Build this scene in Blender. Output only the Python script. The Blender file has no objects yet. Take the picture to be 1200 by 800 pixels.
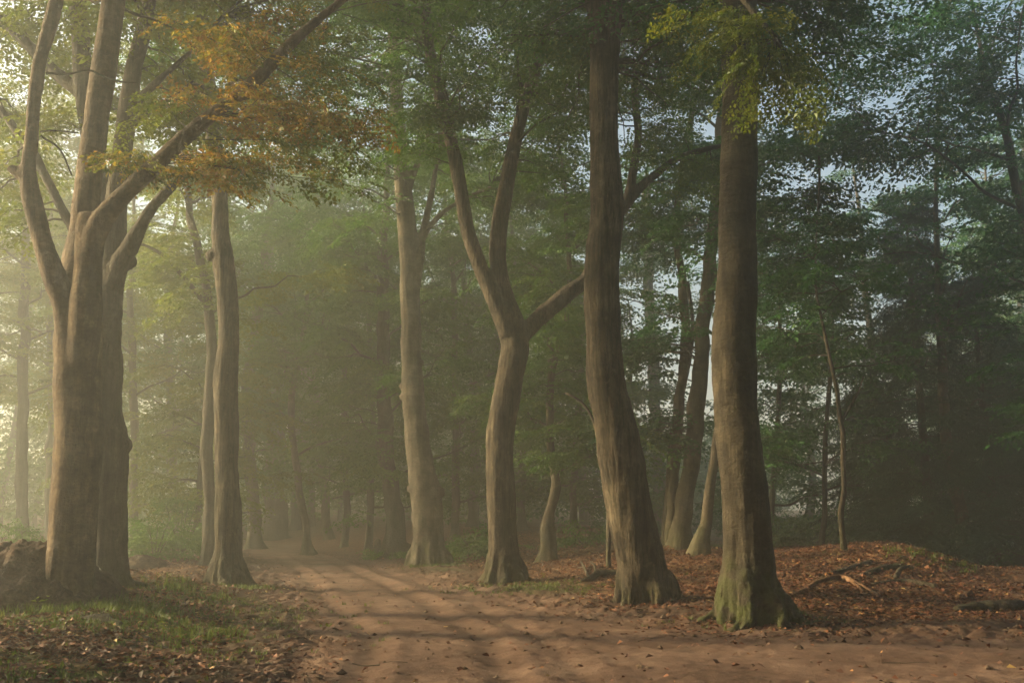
import bpy, math, random
import numpy as np
from mathutils import Vector

SEED = 7
rng = np.random.default_rng(SEED)
random.seed(SEED)
sc = bpy.context.scene
COL = sc.collection
PI = math.pi

# ------------------------------------------------------------------ camera model
F = 1200 * 35.0 / 36.0
PITCH = math.atan(200.0 / F)
CAMH = 1.6
CP, SP = math.cos(PITCH), math.sin(PITCH)

def ray(px, py):
    u = (px - 600.0) / F
    v = (400.0 - py) / F
    return np.array([u, CP - v * SP, SP + v * CP])

def W(px, py, Y):
    d = ray(px, py)
    return np.array([0, 0, CAMH]) + d * (Y / d[1])

def camdepth(p):
    return p[1] * CP + (p[2] - CAMH) * SP

# ------------------------------------------------------------------ noise
_perm = np.random.default_rng(3).permutation(256).astype(np.int64)
_perm = np.concatenate([_perm, _perm, _perm])
_g3 = np.random.default_rng(4).normal(size=(256, 3))
_g3 /= np.linalg.norm(_g3, axis=1)[:, None]

def perlin3(P):
    P = np.asarray(P, float)
    i = np.floor(P).astype(np.int64)
    f = P - i
    w = f * f * f * (f * (f * 6 - 15) + 10)
    i &= 255
    out = np.zeros(len(P))
    for dx in (0, 1):
        wx = w[:, 0] if dx else 1 - w[:, 0]
        for dy in (0, 1):
            wy = w[:, 1] if dy else 1 - w[:, 1]
            for dz in (0, 1):
                wz = w[:, 2] if dz else 1 - w[:, 2]
                h = _perm[_perm[_perm[(i[:, 0] + dx) & 255] + ((i[:, 1] + dy) & 255)] + ((i[:, 2] + dz) & 255)]
                g = _g3[h]
                out += wx * wy * wz * (g[:, 0] * (f[:, 0] - dx) + g[:, 1] * (f[:, 1] - dy) + g[:, 2] * (f[:, 2] - dz))
    return out * 1.6

def fbm3(P, octv=4, gain=.5):
    a, s, out = 1.0, 1.0, np.zeros(len(P))
    P = np.asarray(P, float)
    for k in range(octv):
        out += a * perlin3(P * s + 17.3 * k)
        a *= gain
        s *= 2.03
    return out

def fbm2(x, y, sc_, octv=4, gain=.5, off=0.0):
    P = np.stack([x * sc_, y * sc_, np.full_like(x, off + .37)], 1)
    return fbm3(P, octv, gain)

def sstep(a, b, x):
    t = np.clip((x - a) / (b - a), 0, 1)
    return t * t * (3 - 2 * t)

# ------------------------------------------------------------------ mesh helpers
def link(o, parent=None):
    COL.objects.link(o)
    if parent is not None:
        o.parent = parent
    return o

def mesh_np(name, V, Q=None, T=None, mats=(), smooth=True, mat_idx=None):
    """V (n,3); Q (m,4) quads; T (k,3) triangles"""
    me = bpy.data.meshes.new(name)
    V = np.ascontiguousarray(V, dtype=np.float32)
    loops, starts = [], []
    nq = 0 if Q is None else len(Q)
    nt = 0 if T is None else len(T)
    me.vertices.add(len(V))
    me.vertices.foreach_set('co', V.ravel())
    parts = []
    if nq:
        parts.append(np.asarray(Q, np.int32).ravel())
    if nt:
        parts.append(np.asarray(T, np.int32).ravel())
    L = np.concatenate(parts)
    me.loops.add(len(L))
    me.loops.foreach_set('vertex_index', L)
    me.polygons.add(nq + nt)
    st = np.concatenate([np.arange(nq) * 4, nq * 4 + np.arange(nt) * 3]).astype(np.int32)
    me.polygons.foreach_set('loop_start', st)
    me.polygons.foreach_set('use_smooth', np.full(nq + nt, bool(smooth)))
    if mat_idx is not None:
        me.polygons.foreach_set('material_index', np.asarray(mat_idx, np.int32))
    for m in mats:
        me.materials.append(m)
    me.update(calc_edges=True)
    me.validate()
    return me

def obj(name, me, parent=None):
    return link(bpy.data.objects.new(name, me), parent)

def tag(o, label=None, cat=None, group=None, kind=None):
    if label: o['label'] = label
    if cat: o['category'] = cat
    if group: o['group'] = group
    if kind: o['kind'] = kind
    return o

def empty(name, loc, label, cat, group=None):
    o = bpy.data.objects.new(name, None)
    o.location = [float(c) for c in loc]
    o.empty_display_size = .2
    return tag(link(o), label, cat, group)

def vattr(me, name, arr):
    a = me.attributes.new(name, 'FLOAT', 'POINT')
    a.data.foreach_set('value', np.ascontiguousarray(arr, np.float32))

def fattr(me, name, arr):
    a = me.attributes.new(name, 'FLOAT', 'FACE')
    a.data.foreach_set('value', np.ascontiguousarray(arr, np.float32))

def catmull(P, step):
    """P (n,k) control rows (xyz first) -> dense rows about step apart"""
    P = np.asarray(P, float)
    if len(P) < 3:
        n = max(2, int(np.linalg.norm(P[-1, :3] - P[0, :3]) / step) + 1)
        t = np.linspace(0, 1, n)[:, None]
        return P[0] * (1 - t) + P[-1] * t
    ext = np.vstack([2 * P[0] - P[1], P, 2 * P[-1] - P[-2]])
    out = []
    for i in range(1, len(ext) - 2):
        p0, p1, p2, p3 = ext[i - 1], ext[i], ext[i + 1], ext[i + 2]
        n = max(1, int(np.linalg.norm(p2[:3] - p1[:3]) / step))
        for t in np.arange(n) / n:
            out.append(.5 * (2 * p1 + (p2 - p0) * t + (2 * p0 - 5 * p1 + 4 * p2 - p3) * t * t + (3 * p1 - p0 - 3 * p2 + p3) * t ** 3))
    out.append(P[-1])
    out = np.array(out)
    out[:, 3:] = np.maximum(out[:, 3:], 1e-4)
    return out

def tube(rows, n=12, base=0, cap=True):
    """rows (m,4): xyz + radius.  -> V, Q, T"""
    rows = np.asarray(rows, float)
    P, R = rows[:, :3], rows[:, 3]
    tan = np.gradient(P, axis=0)
    tan /= np.linalg.norm(tan, axis=1)[:, None] + 1e-9
    up = np.array([1.0, 0, 0]) if abs(tan[0, 0]) < .8 else np.array([0, 1.0, 0])
    A = np.zeros_like(P)
    a = up - tan[0] * up.dot(tan[0])
    a /= np.linalg.norm(a)
    for i in range(len(P)):
        a = a - tan[i] * a.dot(tan[i])
        a /= np.linalg.norm(a) + 1e-9
        A[i] = a
    B = np.cross(tan, A)
    th = np.arange(n) * 2 * PI / n
    V = P[:, None, :] + R[:, None, None] * (np.cos(th)[None, :, None] * A[:, None, :] + np.sin(th)[None, :, None] * B[:, None, :])
    m = len(P)
    V = V.reshape(-1, 3)
    i = np.arange(m - 1)[:, None] * n
    j = np.arange(n)[None, :]
    j2 = (j + 1) % n
    Q = np.stack([i + j, i + j2, i + n + j2, i + n + j], -1).reshape(-1, 4) + base
    T = None
    if cap:
        V = np.vstack([V, P[0], P[-1]])
        c0, c1 = m * n, m * n + 1
        jj = np.arange(n)
        T = np.vstack([np.stack([np.full(n, c0), (jj + 1) % n, jj], 1),
                       np.stack([np.full(n, c1), (m - 1) * n + jj, (m - 1) * n + (jj + 1) % n], 1)]) + base
    return V, Q, T

class Buf:
    def __init__(self):
        self.V, self.Q, self.T, self.n = [], [], [], 0
    def add(self, V, Q=None, T=None):
        self.V.append(V)
        if Q is not None: self.Q.append(np.asarray(Q) + self.n)
        if T is not None: self.T.append(np.asarray(T) + self.n)
        self.n += len(V)
    def tube(self, rows, n=12, cap=True):
        self.add(*tube(rows, n, 0, cap))
    def arrays(self):
        return (np.vstack(self.V), np.vstack(self.Q) if self.Q else None, np.vstack(self.T) if self.T else None)

# ------------------------------------------------------------------ materials
def new_mat(name):
    m = bpy.data.materials.new(name)
    m.use_nodes = True
    nt = m.node_tree
    nt.nodes.clear()
    out = nt.nodes.new('ShaderNodeOutputMaterial')
    return m, nt, out

def N(nt, kind, **kw):
    n = nt.nodes.new(kind)
    for k, v in kw.items():
        if k.startswith('i_'):
            key = k[2:]
            key = int(key) if key.isdigit() else key.replace('_', ' ')
            n.inputs[key].default_value = v
        else:
            setattr(n, k, v)
    return n

def ramp(nt, stops, interp='LINEAR'):
    r = nt.nodes.new('ShaderNodeValToRGB')
    r.color_ramp.interpolation = interp
    e = r.color_ramp.elements
    while len(e) < len(stops):
        e.new(.5)
    for k, (p, c) in enumerate(stops):
        e[k].position = p
        e[k].color = (*c, 1) if len(c) == 3 else c
    return r

def math_(nt, op, a, b=None, clamp=False):
    n = nt.nodes.new('ShaderNodeMath')
    n.operation = op
    n.use_clamp = clamp
    for k, x in enumerate((a, b)):
        if x is None: continue
        if isinstance(x, (int, float)): n.inputs[k].default_value = x
        else: nt.links.new(x, n.inputs[k])
    return n.outputs[0]

def mix(nt, fac, a, b, blend='MIX'):
    n = nt.nodes.new('ShaderNodeMix')
    n.data_type = 'RGBA'
    n.blend_type = blend
    for key, x in ((0, fac), (6, a), (7, b)):
        if isinstance(x, (int, float)): n.inputs[key].default_value = x
        elif isinstance(x, tuple): n.inputs[key].default_value = (*x, 1)
        else: nt.links.new(x, n.inputs[key])
    return n.outputs[2]

def attr(nt, name):
    a = nt.nodes.new('ShaderNodeAttribute')
    a.attribute_name = name
    return a.outputs['Fac']

def attr_col(nt, name):
    a = nt.nodes.new('ShaderNodeAttribute')
    a.attribute_name = name
    return a.outputs['Color']

def noise(nt, vec, scale, detail=4, rough=.55, dist=0.0):
    n = N(nt, 'ShaderNodeTexNoise')
    n.inputs['Scale'].default_value = scale
    n.inputs['Detail'].default_value = detail
    n.inputs['Roughness'].default_value = rough
    n.inputs['Distortion'].default_value = dist
    nt.links.new(vec, n.inputs['Vector'])
    return n.outputs['Fac']

def mapping(nt, scale):
    tc = nt.nodes.new('ShaderNodeTexCoord')
    m = nt.nodes.new('ShaderNodeMapping')
    m.inputs['Scale'].default_value = scale
    nt.links.new(tc.outputs['Object'], m.inputs['Vector'])
    return m.outputs[0]

def bark_mat(name, c_dark, c_mid, c_light, fissure=1.0, rings=0.0, moss=(.045, .052, .014), bump=1.0):
    m, nt, out = new_mat(name)
    L = nt.links
    v1 = mapping(nt, (1, 1, .10))
    v2 = mapping(nt, (1, 1, 1))
    v3 = mapping(nt, (1, 1, 3.2))
    n_f = math_(nt, 'ADD', math_(nt, 'MULTIPLY', noise(nt, v1, 11, 5, .66, 1.2), .55), math_(nt, 'MULTIPLY', noise(nt, v1, 27, 4, .62, .6), .45))   # long vertical ridges
    n_b = noise(nt, v2, 2.2, 5, .6)                   # blotches
    n_g = noise(nt, v2, 22, 4, .68)                    # grain
    n_r = noise(nt, v3, 5.5, 4, .6, .6)               # horizontal wrinkles
    r1 = ramp(nt, [(.30, c_dark), (.50, c_mid), (.70, c_light)])
    L.new(n_b, r1.inputs[0])
    ridge = ramp(nt, [(.42, (.10, .09, .08)), (.55, (1, 1, 1))])
    L.new(n_f, ridge.inputs[0])
    dk = mix(nt, .8 * fissure, r1.outputs[0], ridge.outputs[0], 'MULTIPLY')
    rr = ramp(nt, [(.40, (.45, .42, .40)), (.52, (1, 1, 1))])
    L.new(n_r, rr.inputs[0])
    dk = mix(nt, .75 * rings, dk, rr.outputs[0], 'MULTIPLY')
    gr = ramp(nt, [(.3, (.62, .60, .58)), (.6, (1, 1, 1))])
    L.new(n_g, gr.inputs[0])
    dk = mix(nt, .7, dk, gr.outputs[0], 'MULTIPLY')
    # scattered pale lichen
    lich = ramp(nt, [(.58, (0, 0, 0)), (.66, (1, 1, 1))])
    L.new(noise(nt, v2, 6.5, 6, .7), lich.inputs[0])
    dk = mix(nt, math_(nt, 'MULTIPLY', lich.outputs[0], .35), dk, tuple(min(1, c * 1.25) for c in c_light))
    st_ = ramp(nt, [(.44, (.42, .40, .37)), (.60, (1, 1, 1))])
    L.new(noise(nt, v1, 3.2, 5, .6, .5), st_.inputs[0])
    dk = mix(nt, .6, dk, st_.outputs[0], 'MULTIPLY')
    ms = math_(nt, 'MULTIPLY', attr(nt, 'moss'), 1.0)
    dk = mix(nt, ms, dk, moss)
    h = math_(nt, 'ADD', math_(nt, 'MULTIPLY', n_f, 1.0 * fissure + .12), math_(nt, 'MULTIPLY', n_g, .28))
    h = math_(nt, 'ADD', h, math_(nt, 'MULTIPLY', n_r, .5 * rings))
    b = N(nt, 'ShaderNodeBump')
    b.inputs['Strength'].default_value = min(1, .9 * bump)
    b.inputs['Distance'].default_value = .11
    L.new(h, b.inputs['Height'])
    p = N(nt, 'ShaderNodeBsdfPrincipled')
    p.inputs['Roughness'].default_value = .88
    p.inputs['Specular IOR Level'].default_value = .2
    L.new(dk, p.inputs['Base Color'])
    L.new(b.outputs[0], p.inputs['Normal'])
    L.new(p.outputs[0], out.inputs[0])
    return m

def leaf_mat(name, stops, trans_tint=(1.15, 1.1, .55), tf=.45):
    m, nt, out = new_mat(name)
    L = nt.links
    r = ramp(nt, stops)
    L.new(attr(nt, 'rnd'), r.inputs[0])
    d = N(nt, 'ShaderNodeBsdfDiffuse')
    t = N(nt, 'ShaderNodeBsdfTranslucent')
    L.new(r.outputs[0], d.inputs[0])
    tc = mix(nt, 1.0, r.outputs[0], tuple(trans_tint), 'MULTIPLY')
    L.new(tc, t.inputs[0])
    mx = N(nt, 'ShaderNodeMixShader')
    mx.inputs[0].default_value = tf
    L.new(d.outputs[0], mx.inputs[1])
    L.new(t.outputs[0], mx.inputs[2])
    g = N(nt, 'ShaderNodeBsdfGlossy')
    g.inputs['Roughness'].default_value = .45
    g.inputs[0].default_value = (.6, .65, .6, 1)
    m2 = N(nt, 'ShaderNodeMixShader')
    m2.inputs[0].default_value = .03
    L.new(mx.outputs[0], m2.inputs[1])
    L.new(g.outputs[0], m2.inputs[2])
    L.new(m2.outputs[0], out.inputs[0])
    return m

M = {}
M['beech'] = bark_mat('smooth_beech_bark', (.050, .039, .027), (.104, .082, .056), (.190, .153, .107), fissure=.35, rings=.55, bump=.8)
M['oak'] = bark_mat('fissured_oak_bark', (.044, .033, .022), (.098, .074, .050), (.185, .146, .100), fissure=1.0, rings=.1, bump=1.3)
M['dark'] = bark_mat('dark_bark', (.05, .04, .03), (.085, .068, .05), (.13, .105, .075), fissure=.6, rings=.4)
M['twig'] = bark_mat('twig_bark', (.04, .032, .024), (.06, .048, .035), (.09, .07, .05), fissure=.1, rings=0, bump=.3)
M['green'] = leaf_mat('beech_leaf_green', [(0, (.026, .075, .007)), (.5, (.055, .138, .010)), (1, (.110, .175, .013))])
M['lime'] = leaf_mat('beech_leaf_yellow_green', [(0, (.065, .105, .012)), (.5, (.115, .155, .016)), (1, (.175, .18, .022))], tf=.5)
M['cool'] = leaf_mat('beech_leaf_dark', [(0, (.018, .062, .016)), (.5, (.036, .115, .027)), (1, (.066, .150, .036))], trans_tint=(.9, 1.15, .7), tf=.4)
M['autumn'] = leaf_mat('beech_leaf_autumn', [(0, (.10, .048, .012)), (.22, (.20, .105, .014)), (.42, (.29, .19, .018)), (.56, (.23, .20, .02)), (.72, (.13, .15, .014)), (1, (.060, .10, .012))], trans_tint=(1.2, 1.0, .5), tf=.5)
M['needle'] = leaf_mat('conifer_needle', [(0, (.016, .040, .022)), (.6, (.028, .064, .034)), (1, (.050, .095, .042))], trans_tint=(1, 1, .8), tf=.15)
M['grass'] = leaf_mat('grass_blade', [(0, (.045, .07, .012)), (.6, (.085, .12, .02)), (1, (.16, .17, .05))], tf=.4)
M['litter'] = None

# ------------------------------------------------------------------ terrain
REDGE = np.array([(14, 11.0), (7, 14.0), (4, 14.5), (2.85, 15.6), (1.45, 17.4), (0, 21.7), (-1.8, 27), (-4.4, 34), (-6.5, 38.6), (-11, 48), (-20, 62)], float)
LEDGE = np.array([(-2.0, -6), (-2.3, 4), (-2.67, 9.9), (-3.1, 14), (-4.5, 19.5), (-7.5, 29.8), (-10, 38.6), (-14.5, 48), (-24, 62)], float)

def sdist(x, y, poly):
    """signed distance to a polyline: positive on the right-hand side of its direction"""
    best = np.full(len(x), 1e9)
    sgn = np.ones(len(x))
    along = np.zeros(len(x))
    acc = 0.0
    for (ax, ay), (bx, by) in zip(poly[:-1], poly[1:]):
        dx, dy = bx - ax, by - ay
        ln = math.hypot(dx, dy)
        t = np.clip(((x - ax) * dx + (y - ay) * dy) / ln ** 2, 0, 1)
        d = np.hypot(x - ax - t * dx, y - ay - t * dy)
        c = dx * (y - ay) - dy * (x - ax)
        k = d < best
        best = np.where(k, d, best)
        sgn = np.where(k, np.where(c > 0, -1.0, 1.0), sgn)
        along = np.where(k, acc + t * ln, along)
        acc += ln
    return best * sgn, along

HUMPS = []          # (x, y, height, rx, ry)

def terrain_base(x, y):
    sL, aL = sdist(x, y, LEDGE)
    sR, aR = sdist(x, y, REDGE)
    dr = sR                       # outside the far edge, towards the bank (right of its direction)
    dl = -sL
    bank = 0.95 * sstep(.6, 10.5, dr)
    # the bank falls away to a worn hollow on the right
    hollow = sstep(8.2, 10.8, x - (y - 22) * .30)
    bank = bank * (1 - .72 * hollow) * (1 - .14 * sstep(4.5, 7, x))
    # behind the crest the ground on the right drops again
    bank = bank - .45 * sstep(24.5, 31, y) * sstep(3.5, 7.5, x) * (1 - hollow * .5)
    left = .20 * sstep(.2, 2.6, dl) + .25 * sstep(3, 14, dl)
    h = bank * (dr > 0) + left * (dl > 0)
    for hx, hy, hh, rx, ry in HUMPS:
        h = h + hh * np.exp(-((x - hx) / rx) ** 2 - ((y - hy) / ry) ** 2)
    far = sstep(60, 140, np.hypot(x, y))
    h = h + far * 1.5
    return h, dr, dl, sL, aL, aR

def road_mask(x, y, dr, dl):
    wob = .35 * fbm2(x, y, .55, 3, .55, 3.1)
    inside = np.minimum(-dr, -dl)          # positive inside the road
    return sstep(-.55, .55, inside + wob), inside

def terrain(x, y, detail=True):
    x = np.asarray(x, float); y = np.asarray(y, float)
    h, dr, dl, sL, aL, aR = terrain_base(x, y)
    if not detail:
        return h
    road, inside = road_mask(x, y, dr, dl)
    near = 1 - sstep(32, 60, np.hypot(x, y))
    # broad undulation
    h = h + .09 * fbm2(x, y, .35, 3, .5, 9.0) * (1 - .85 * road)
    # worn trough of the road
    h = h - .07 * road
    # wheel ruts that follow the road, measured from its left edge far off and its far edge close by
    wob = .25 * fbm2(x, y, .16, 2, .5, 5.0)
    for off, dep, wd in ((1.15, .034, .17), (2.75, .038, .19), (3.55, .020, .13)):
        h = h - dep * np.exp(-((sL - off - wob) / wd) ** 2) * road * near
        h = h + dep * .55 * np.exp(-((sL - off - .38 - wob) / .13) ** 2) * road * near
    for off, dep, wd in ((1.0, .026, .2), (2.6, .032, .19)):
        h = h - dep * np.exp(-((-dr - off - wob) / wd) ** 2) * road * near * sstep(2.5, 4.5, sL)
    # churned mud along both edges
    edge = np.exp(-((inside - .15) / .65) ** 2)
    rough = fbm2(x, y, 2.6, 5, .62, 1.7)
    ridged = 1 - np.abs(fbm2(x, y, 3.7, 4, .55, 4.4))
    h = h + near * edge * (.016 * rough + .030 * (ridged - .72) + .040 * sstep(.0, .5, fbm2(x, y, 5.0, 4, .62, 41.0))) + near * road * .014 * sstep(.05, .5, fbm2(x, y, 6.5, 4, .65, 14.0)) * sstep(-.1, .35, fbm2(x, y, .6, 3, .5, 15.0))
    # tractor tread pressed in the soft shoulder at the left
    tx = sL - .45
    tread = np.exp(-((tx) / .42) ** 4) * sstep(9, 10.5, y) * (1 - sstep(13.5, 15.5, y))
    h = h + .028 * tread * np.clip(np.sin((aL + np.abs(tx) * .9) * 2 * PI / .24) * 1.6, -1, 1)
    # fine grain
    fine = fbm2(x, y, 7.5, 4, .6, 2.2)
    h = h + near * (.011 + .026 * (1 - road)) * fine + near * .003 * road * fbm2(x, y, 1.8, 3, .5, 8.8)
    return h

def ground_at(x, y, detail=False):
    return float(terrain(np.array([x]), np.array([y]), detail)[0])

def hit(px, py):
    """where the line of sight through a pixel meets the ground"""
    d = ray(px, py)
    t = np.linspace(6, 90, 3000)
    z = CAMH + t * d[2]
    g = terrain(t * d[0], t * d[1], False)
    k = np.argmax(z < g)
    if not (z < g).any():
        k = len(t) - 1
    return np.array([t[k] * d[0], t[k] * d[1], g[k]])

# humps round the feet of the two great beeches on the left bank and on the right bank
for px, py, hh, rx, ry in ((75, 708, .16, 1.3, 1.2), (150, 690, .30, 1.5, 1.2), (885, 722, .12, 1.4, 1.2), (752, 703, .10, 1.3, 1.2), (965, 652, .04, 1.5, 1.2), (30, 775, .10, 1.2, .8), (130, 728, .12, .9, .3)):
    p = hit(px, py)
    HUMPS.append((p[0], p[1], hh, rx, ry))

# ------------------------------------------------------------------ foliage
def make_spray(seed, n_side=5, step=.075, needle=False):
    r = np.random.default_rng(seed)
    leaves = []
    def axis(t):
        return np.array([.06 * math.sin(3 * t + seed), t, -.16 * t * t])
    twigs = [(np.array([axis(t) for t in np.linspace(0, 1, 14)]))]
    for k in range(n_side):
        t = .15 + .7 * k / n_side + r.uniform(-.03, .03)
        s = 1 if k % 2 else -1
        ln = (.55 - .32 * t) * r.uniform(.8, 1.2)
        a = math.radians(r.uniform(38, 58)) * s
        d = np.array([math.sin(a), math.cos(a), r.uniform(-.15, .12)])
        p0 = axis(t)
        twigs.append(np.array([p0 + d * ln * q + np.array([0, 0, -.12 * (q * ln) ** 2]) for q in np.linspace(0, 1, 8)]))
    for tw in twigs:
        seg = np.linalg.norm(np.diff(tw, axis=0), axis=1)
        cum = np.concatenate([[0], np.cumsum(seg)])
        pos = np.arange(step * .8, cum[-1], step)
        for i, s in enumerate(pos):
            p = np.array([np.interp(s, cum, tw[:, c]) for c in range(3)])
            q = np.array([np.interp(min(s + .02, cum[-1]), cum, tw[:, c]) for c in range(3)])
            d = q - p
            d = d / (np.linalg.norm(d) + 1e-9) if np.linalg.norm(d) > 1e-6 else np.array([0, 1.0, 0])
            side = np.cross(d, [0, 0, 1.0])
            side /= np.linalg.norm(side) + 1e-9
            sg = 1 if i % 2 else -1
            ang = math.radians(r.uniform(35, 70))
            fwd = d * math.cos(ang) + side * sg * math.sin(ang) + np.array([0, 0, r.uniform(-.35, .15)])
            leaves.append((p, fwd / np.linalg.norm(fwd), r.uniform(.6, 1.35), r.uniform(-.6, .6)))
    return leaves

def leaf_quads(leaves, size, slim=.62):
    out = np.zeros((len(leaves), 4, 3))
    for k, (p, f, s, roll) in enumerate(leaves):
        side = np.cross(f, [0, 0, 1.0])
        side /= np.linalg.norm(side) + 1e-9
        up = np.cross(side, f)
        side = side * math.cos(roll) + up * math.sin(roll)
        up = np.cross(side, f)
        l = size * s
        w = l * slim * .5
        out[k, 0] = p
        out[k, 1] = p + f * l * .48 - side * w + up * w * .3
        out[k, 2] = p + f * l - np.array([0, 0, l * .12])
        out[k, 3] = p + f * l * .48 + side * w + up * w * .3
    return out

SPRAYS = {}
def spray_set(kind):
    if kind not in SPRAYS:
        leafsz, slim, step, nside = {'near': (.108, .62, .056, 6), 'mid': (.135, .64, .080, 6), 'far': (.16, .68, .11, 4), 'needle': (.17, .26, .045, 6)}[kind]
        SPRAYS[kind] = [leaf_quads(make_spray(100 + k, nside, step), leafsz, slim) for k in range(6)]
    return SPRAYS[kind]

def place_sprays(pos, fwd, length, kind, r, tint=None, flat=.35):
    """pos (S,3), fwd (S,3) unit-ish. Returns leaf quads (K,4,3), rnd (K)"""
    S = len(pos)
    T = spray_set(kind)
    fwd = fwd / (np.linalg.norm(fwd, axis=1)[:, None] + 1e-9)
    up = np.array([0, 0, 1.0]) + r.normal(size=(S, 3)) * flat
    side = np.cross(fwd, up)
    side /= np.linalg.norm(side, axis=1)[:, None] + 1e-9
    up = np.cross(side, fwd)
    Qs, rn = [], []
    pick = r.integers(0, len(T), S)
    tone = r.normal(0, .16, S) if tint is None else tint
    for k in range(len(T)):
        idx = np.where(pick == k)[0]
        if not len(idx): continue
        t = T[k]
        # drop a share of leaves so no two sprays look alike
        R = np.stack([side[idx], fwd[idx], up[idx]], 2) * length[idx][:, None, None]
        P = np.einsum('sij,lvj->slvi', R, t) + pos[idx][:, None, None, :]
        keep = r.random((len(idx), len(t))) < .88
        Qs.append(P[keep])
        rn.append((np.clip(.5 + tone[idx][:, None] + r.normal(0, .17, (len(idx), len(t))), 0, 1))[keep])
    return np.concatenate(Qs), np.concatenate(rn)

def branch_rows(p0, p1, r0, r, lift=.15, segs=7):
    d = p1 - p0
    ln = np.linalg.norm(d)
    mid = .5 * (p0 + p1) + np.array([0, 0, lift * ln]) + r.normal(size=3) * .06 * ln
    t = np.linspace(0, 1, segs)[:, None]
    P = (1 - t) ** 2 * p0 + 2 * t * (1 - t) * mid + t * t * p1
    P[1:-1] += r.normal(size=(segs - 2, 3)) * .018 * ln
    R = r0 * (1 - .85 * t[:, 0])
    return np.hstack([P, R[:, None]])

def grow_crown(skel, targets, r, kind='near', slen=.98, per=5, r0=.028, lift=.15, sides=5, droop=-.18, low_bias=1.3, spread=1.0, flat=.24):
    """skel (k,4): points a branch may leave from.  targets (n,3). -> branch Buf, leaf quads, rnd"""
    B = Buf()
    pos, fw, ln, tn = [], [], [], []
    SK = np.asarray(skel, float)
    for tgt in targets:
        dv = SK[:, :3] - tgt
        d = np.linalg.norm(dv * np.array([1, 1, low_bias]), axis=1) + .8 * np.maximum(dv[:, 2], 0) + r.random(len(SK)) * .5
        k = int(np.argmin(d))
        p0 = SK[k, :3]
        L = np.linalg.norm(tgt - p0)
        if L < .3: continue
        rows = branch_rows(p0, tgt, min(r0 * (.5 + .25 * L), max(.012, SK[k, 3] * .7)), r, lift)
        B.tube(rows, sides, False)
        tone = r.normal(0, .14)
        ts = np.linspace(.38 if L > 1.2 else .2, 1.0, per)
        for i, t in enumerate(ts):
            q = t * (len(rows) - 1)
            a = int(min(q, len(rows) - 2))
            P = rows[a, :3] + (rows[a + 1, :3] - rows[a, :3]) * (q - a)
            dr = rows[min(a + 1, len(rows) - 1), :3] - rows[a, :3]
            dr = dr / (np.linalg.norm(dr) + 1e-9)
            hz = np.array([dr[0], dr[1], dr[2] * .35])
            side = np.cross(hz, [0, 0, 1.0])
            s = (1 if i % 2 else -1) * (0 if i == per - 1 else 1)
            f = hz + side * s * r.uniform(.5, 1.3) * spread + np.array([0, 0, droop + r.normal(0, .12)])
            pos.append(P); fw.append(f)
            ln.append(slen * r.uniform(.7, 1.2)); tn.append(tone)
    if not pos:
        return B, np.zeros((0, 4, 3)), np.zeros(0)
    q, rn = place_sprays(np.array(pos), np.array(fw), np.array(ln), kind, r, np.array(tn), flat)
    return B, q, rn

def crown_mesh(name, B, quads, rnd, mat, origin, bark=None):
    """branchlets and leaves of one crown as one mesh"""
    V1, Q1, T1 = B.arrays() if B.n else (np.zeros((0, 3)), np.zeros((0, 4), int), None)
    V2 = quads.reshape(-1, 3)
    Q2 = np.arange(len(V2)).reshape(-1, 4) + len(V1)
    V = np.vstack([V1, V2]) - np.asarray(origin)
    Q = np.vstack([Q1, Q2])
    mi = np.concatenate([np.zeros(len(Q1), int), np.ones(len(Q2), int)])
    me = mesh_np(name, V, Q, None, (bark or M['twig'], mat), smooth=False, mat_idx=mi)
    fattr(me, 'rnd', np.concatenate([np.zeros(len(Q1)), rnd]))
    return me

# ------------------------------------------------------------------ remeshed trunks
def remesh(V, Q, T, voxel, smooth=3):
    me = mesh_np('tmp', V, Q, T)
    o = obj('tmp', me)
    m = o.modifiers.new('r', 'REMESH')
    m.mode = 'VOXEL'
    m.voxel_size = voxel
    s = o.modifiers.new('s', 'SMOOTH')
    s.iterations = smooth
    s.factor = .5
    dg = bpy.context.evaluated_depsgraph_get()
    ev = o.evaluated_get(dg)
    m2 = ev.to_mesh()
    n = len(m2.vertices)
    co = np.zeros(n * 3, np.float32); m2.vertices.foreach_get('co', co)
    no = np.zeros(n * 3, np.float32); m2.vertices.foreach_get('normal', no)
    npol = len(m2.polygons)
    tot = np.zeros(npol, np.int32); m2.polygons.foreach_get('loop_total', tot)
    li = np.zeros(len(m2.loops), np.int32); m2.loops.foreach_get('vertex_index', li)
    st = np.zeros(npol, np.int32); m2.polygons.foreach_get('loop_start', st)
    q = tot == 4
    Qn = li[st[q][:, None] + np.arange(4)]
    t3 = tot == 3
    Tn = li[st[t3][:, None] + np.arange(3)] if t3.any() else None
    ev.to_mesh_clear()
    bpy.data.objects.remove(o)
    bpy.data.meshes.remove(me)
    return co.reshape(-1, 3).astype(float), no.reshape(-1, 3).astype(float), Qn, Tn

def px_rows(pts, Y, x_off=0.0):
    """(px, py, width_px[, dY]) -> rows xyz radius"""
    out = []
    for p in pts:
        dy = p[3] if len(p) > 3 else 0.0
        w = W(p[0] + x_off, p[1], Y + dy)
        out.append([*w, .5 * p[2] * camdepth(w) / F])
    return np.array(out)

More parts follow.
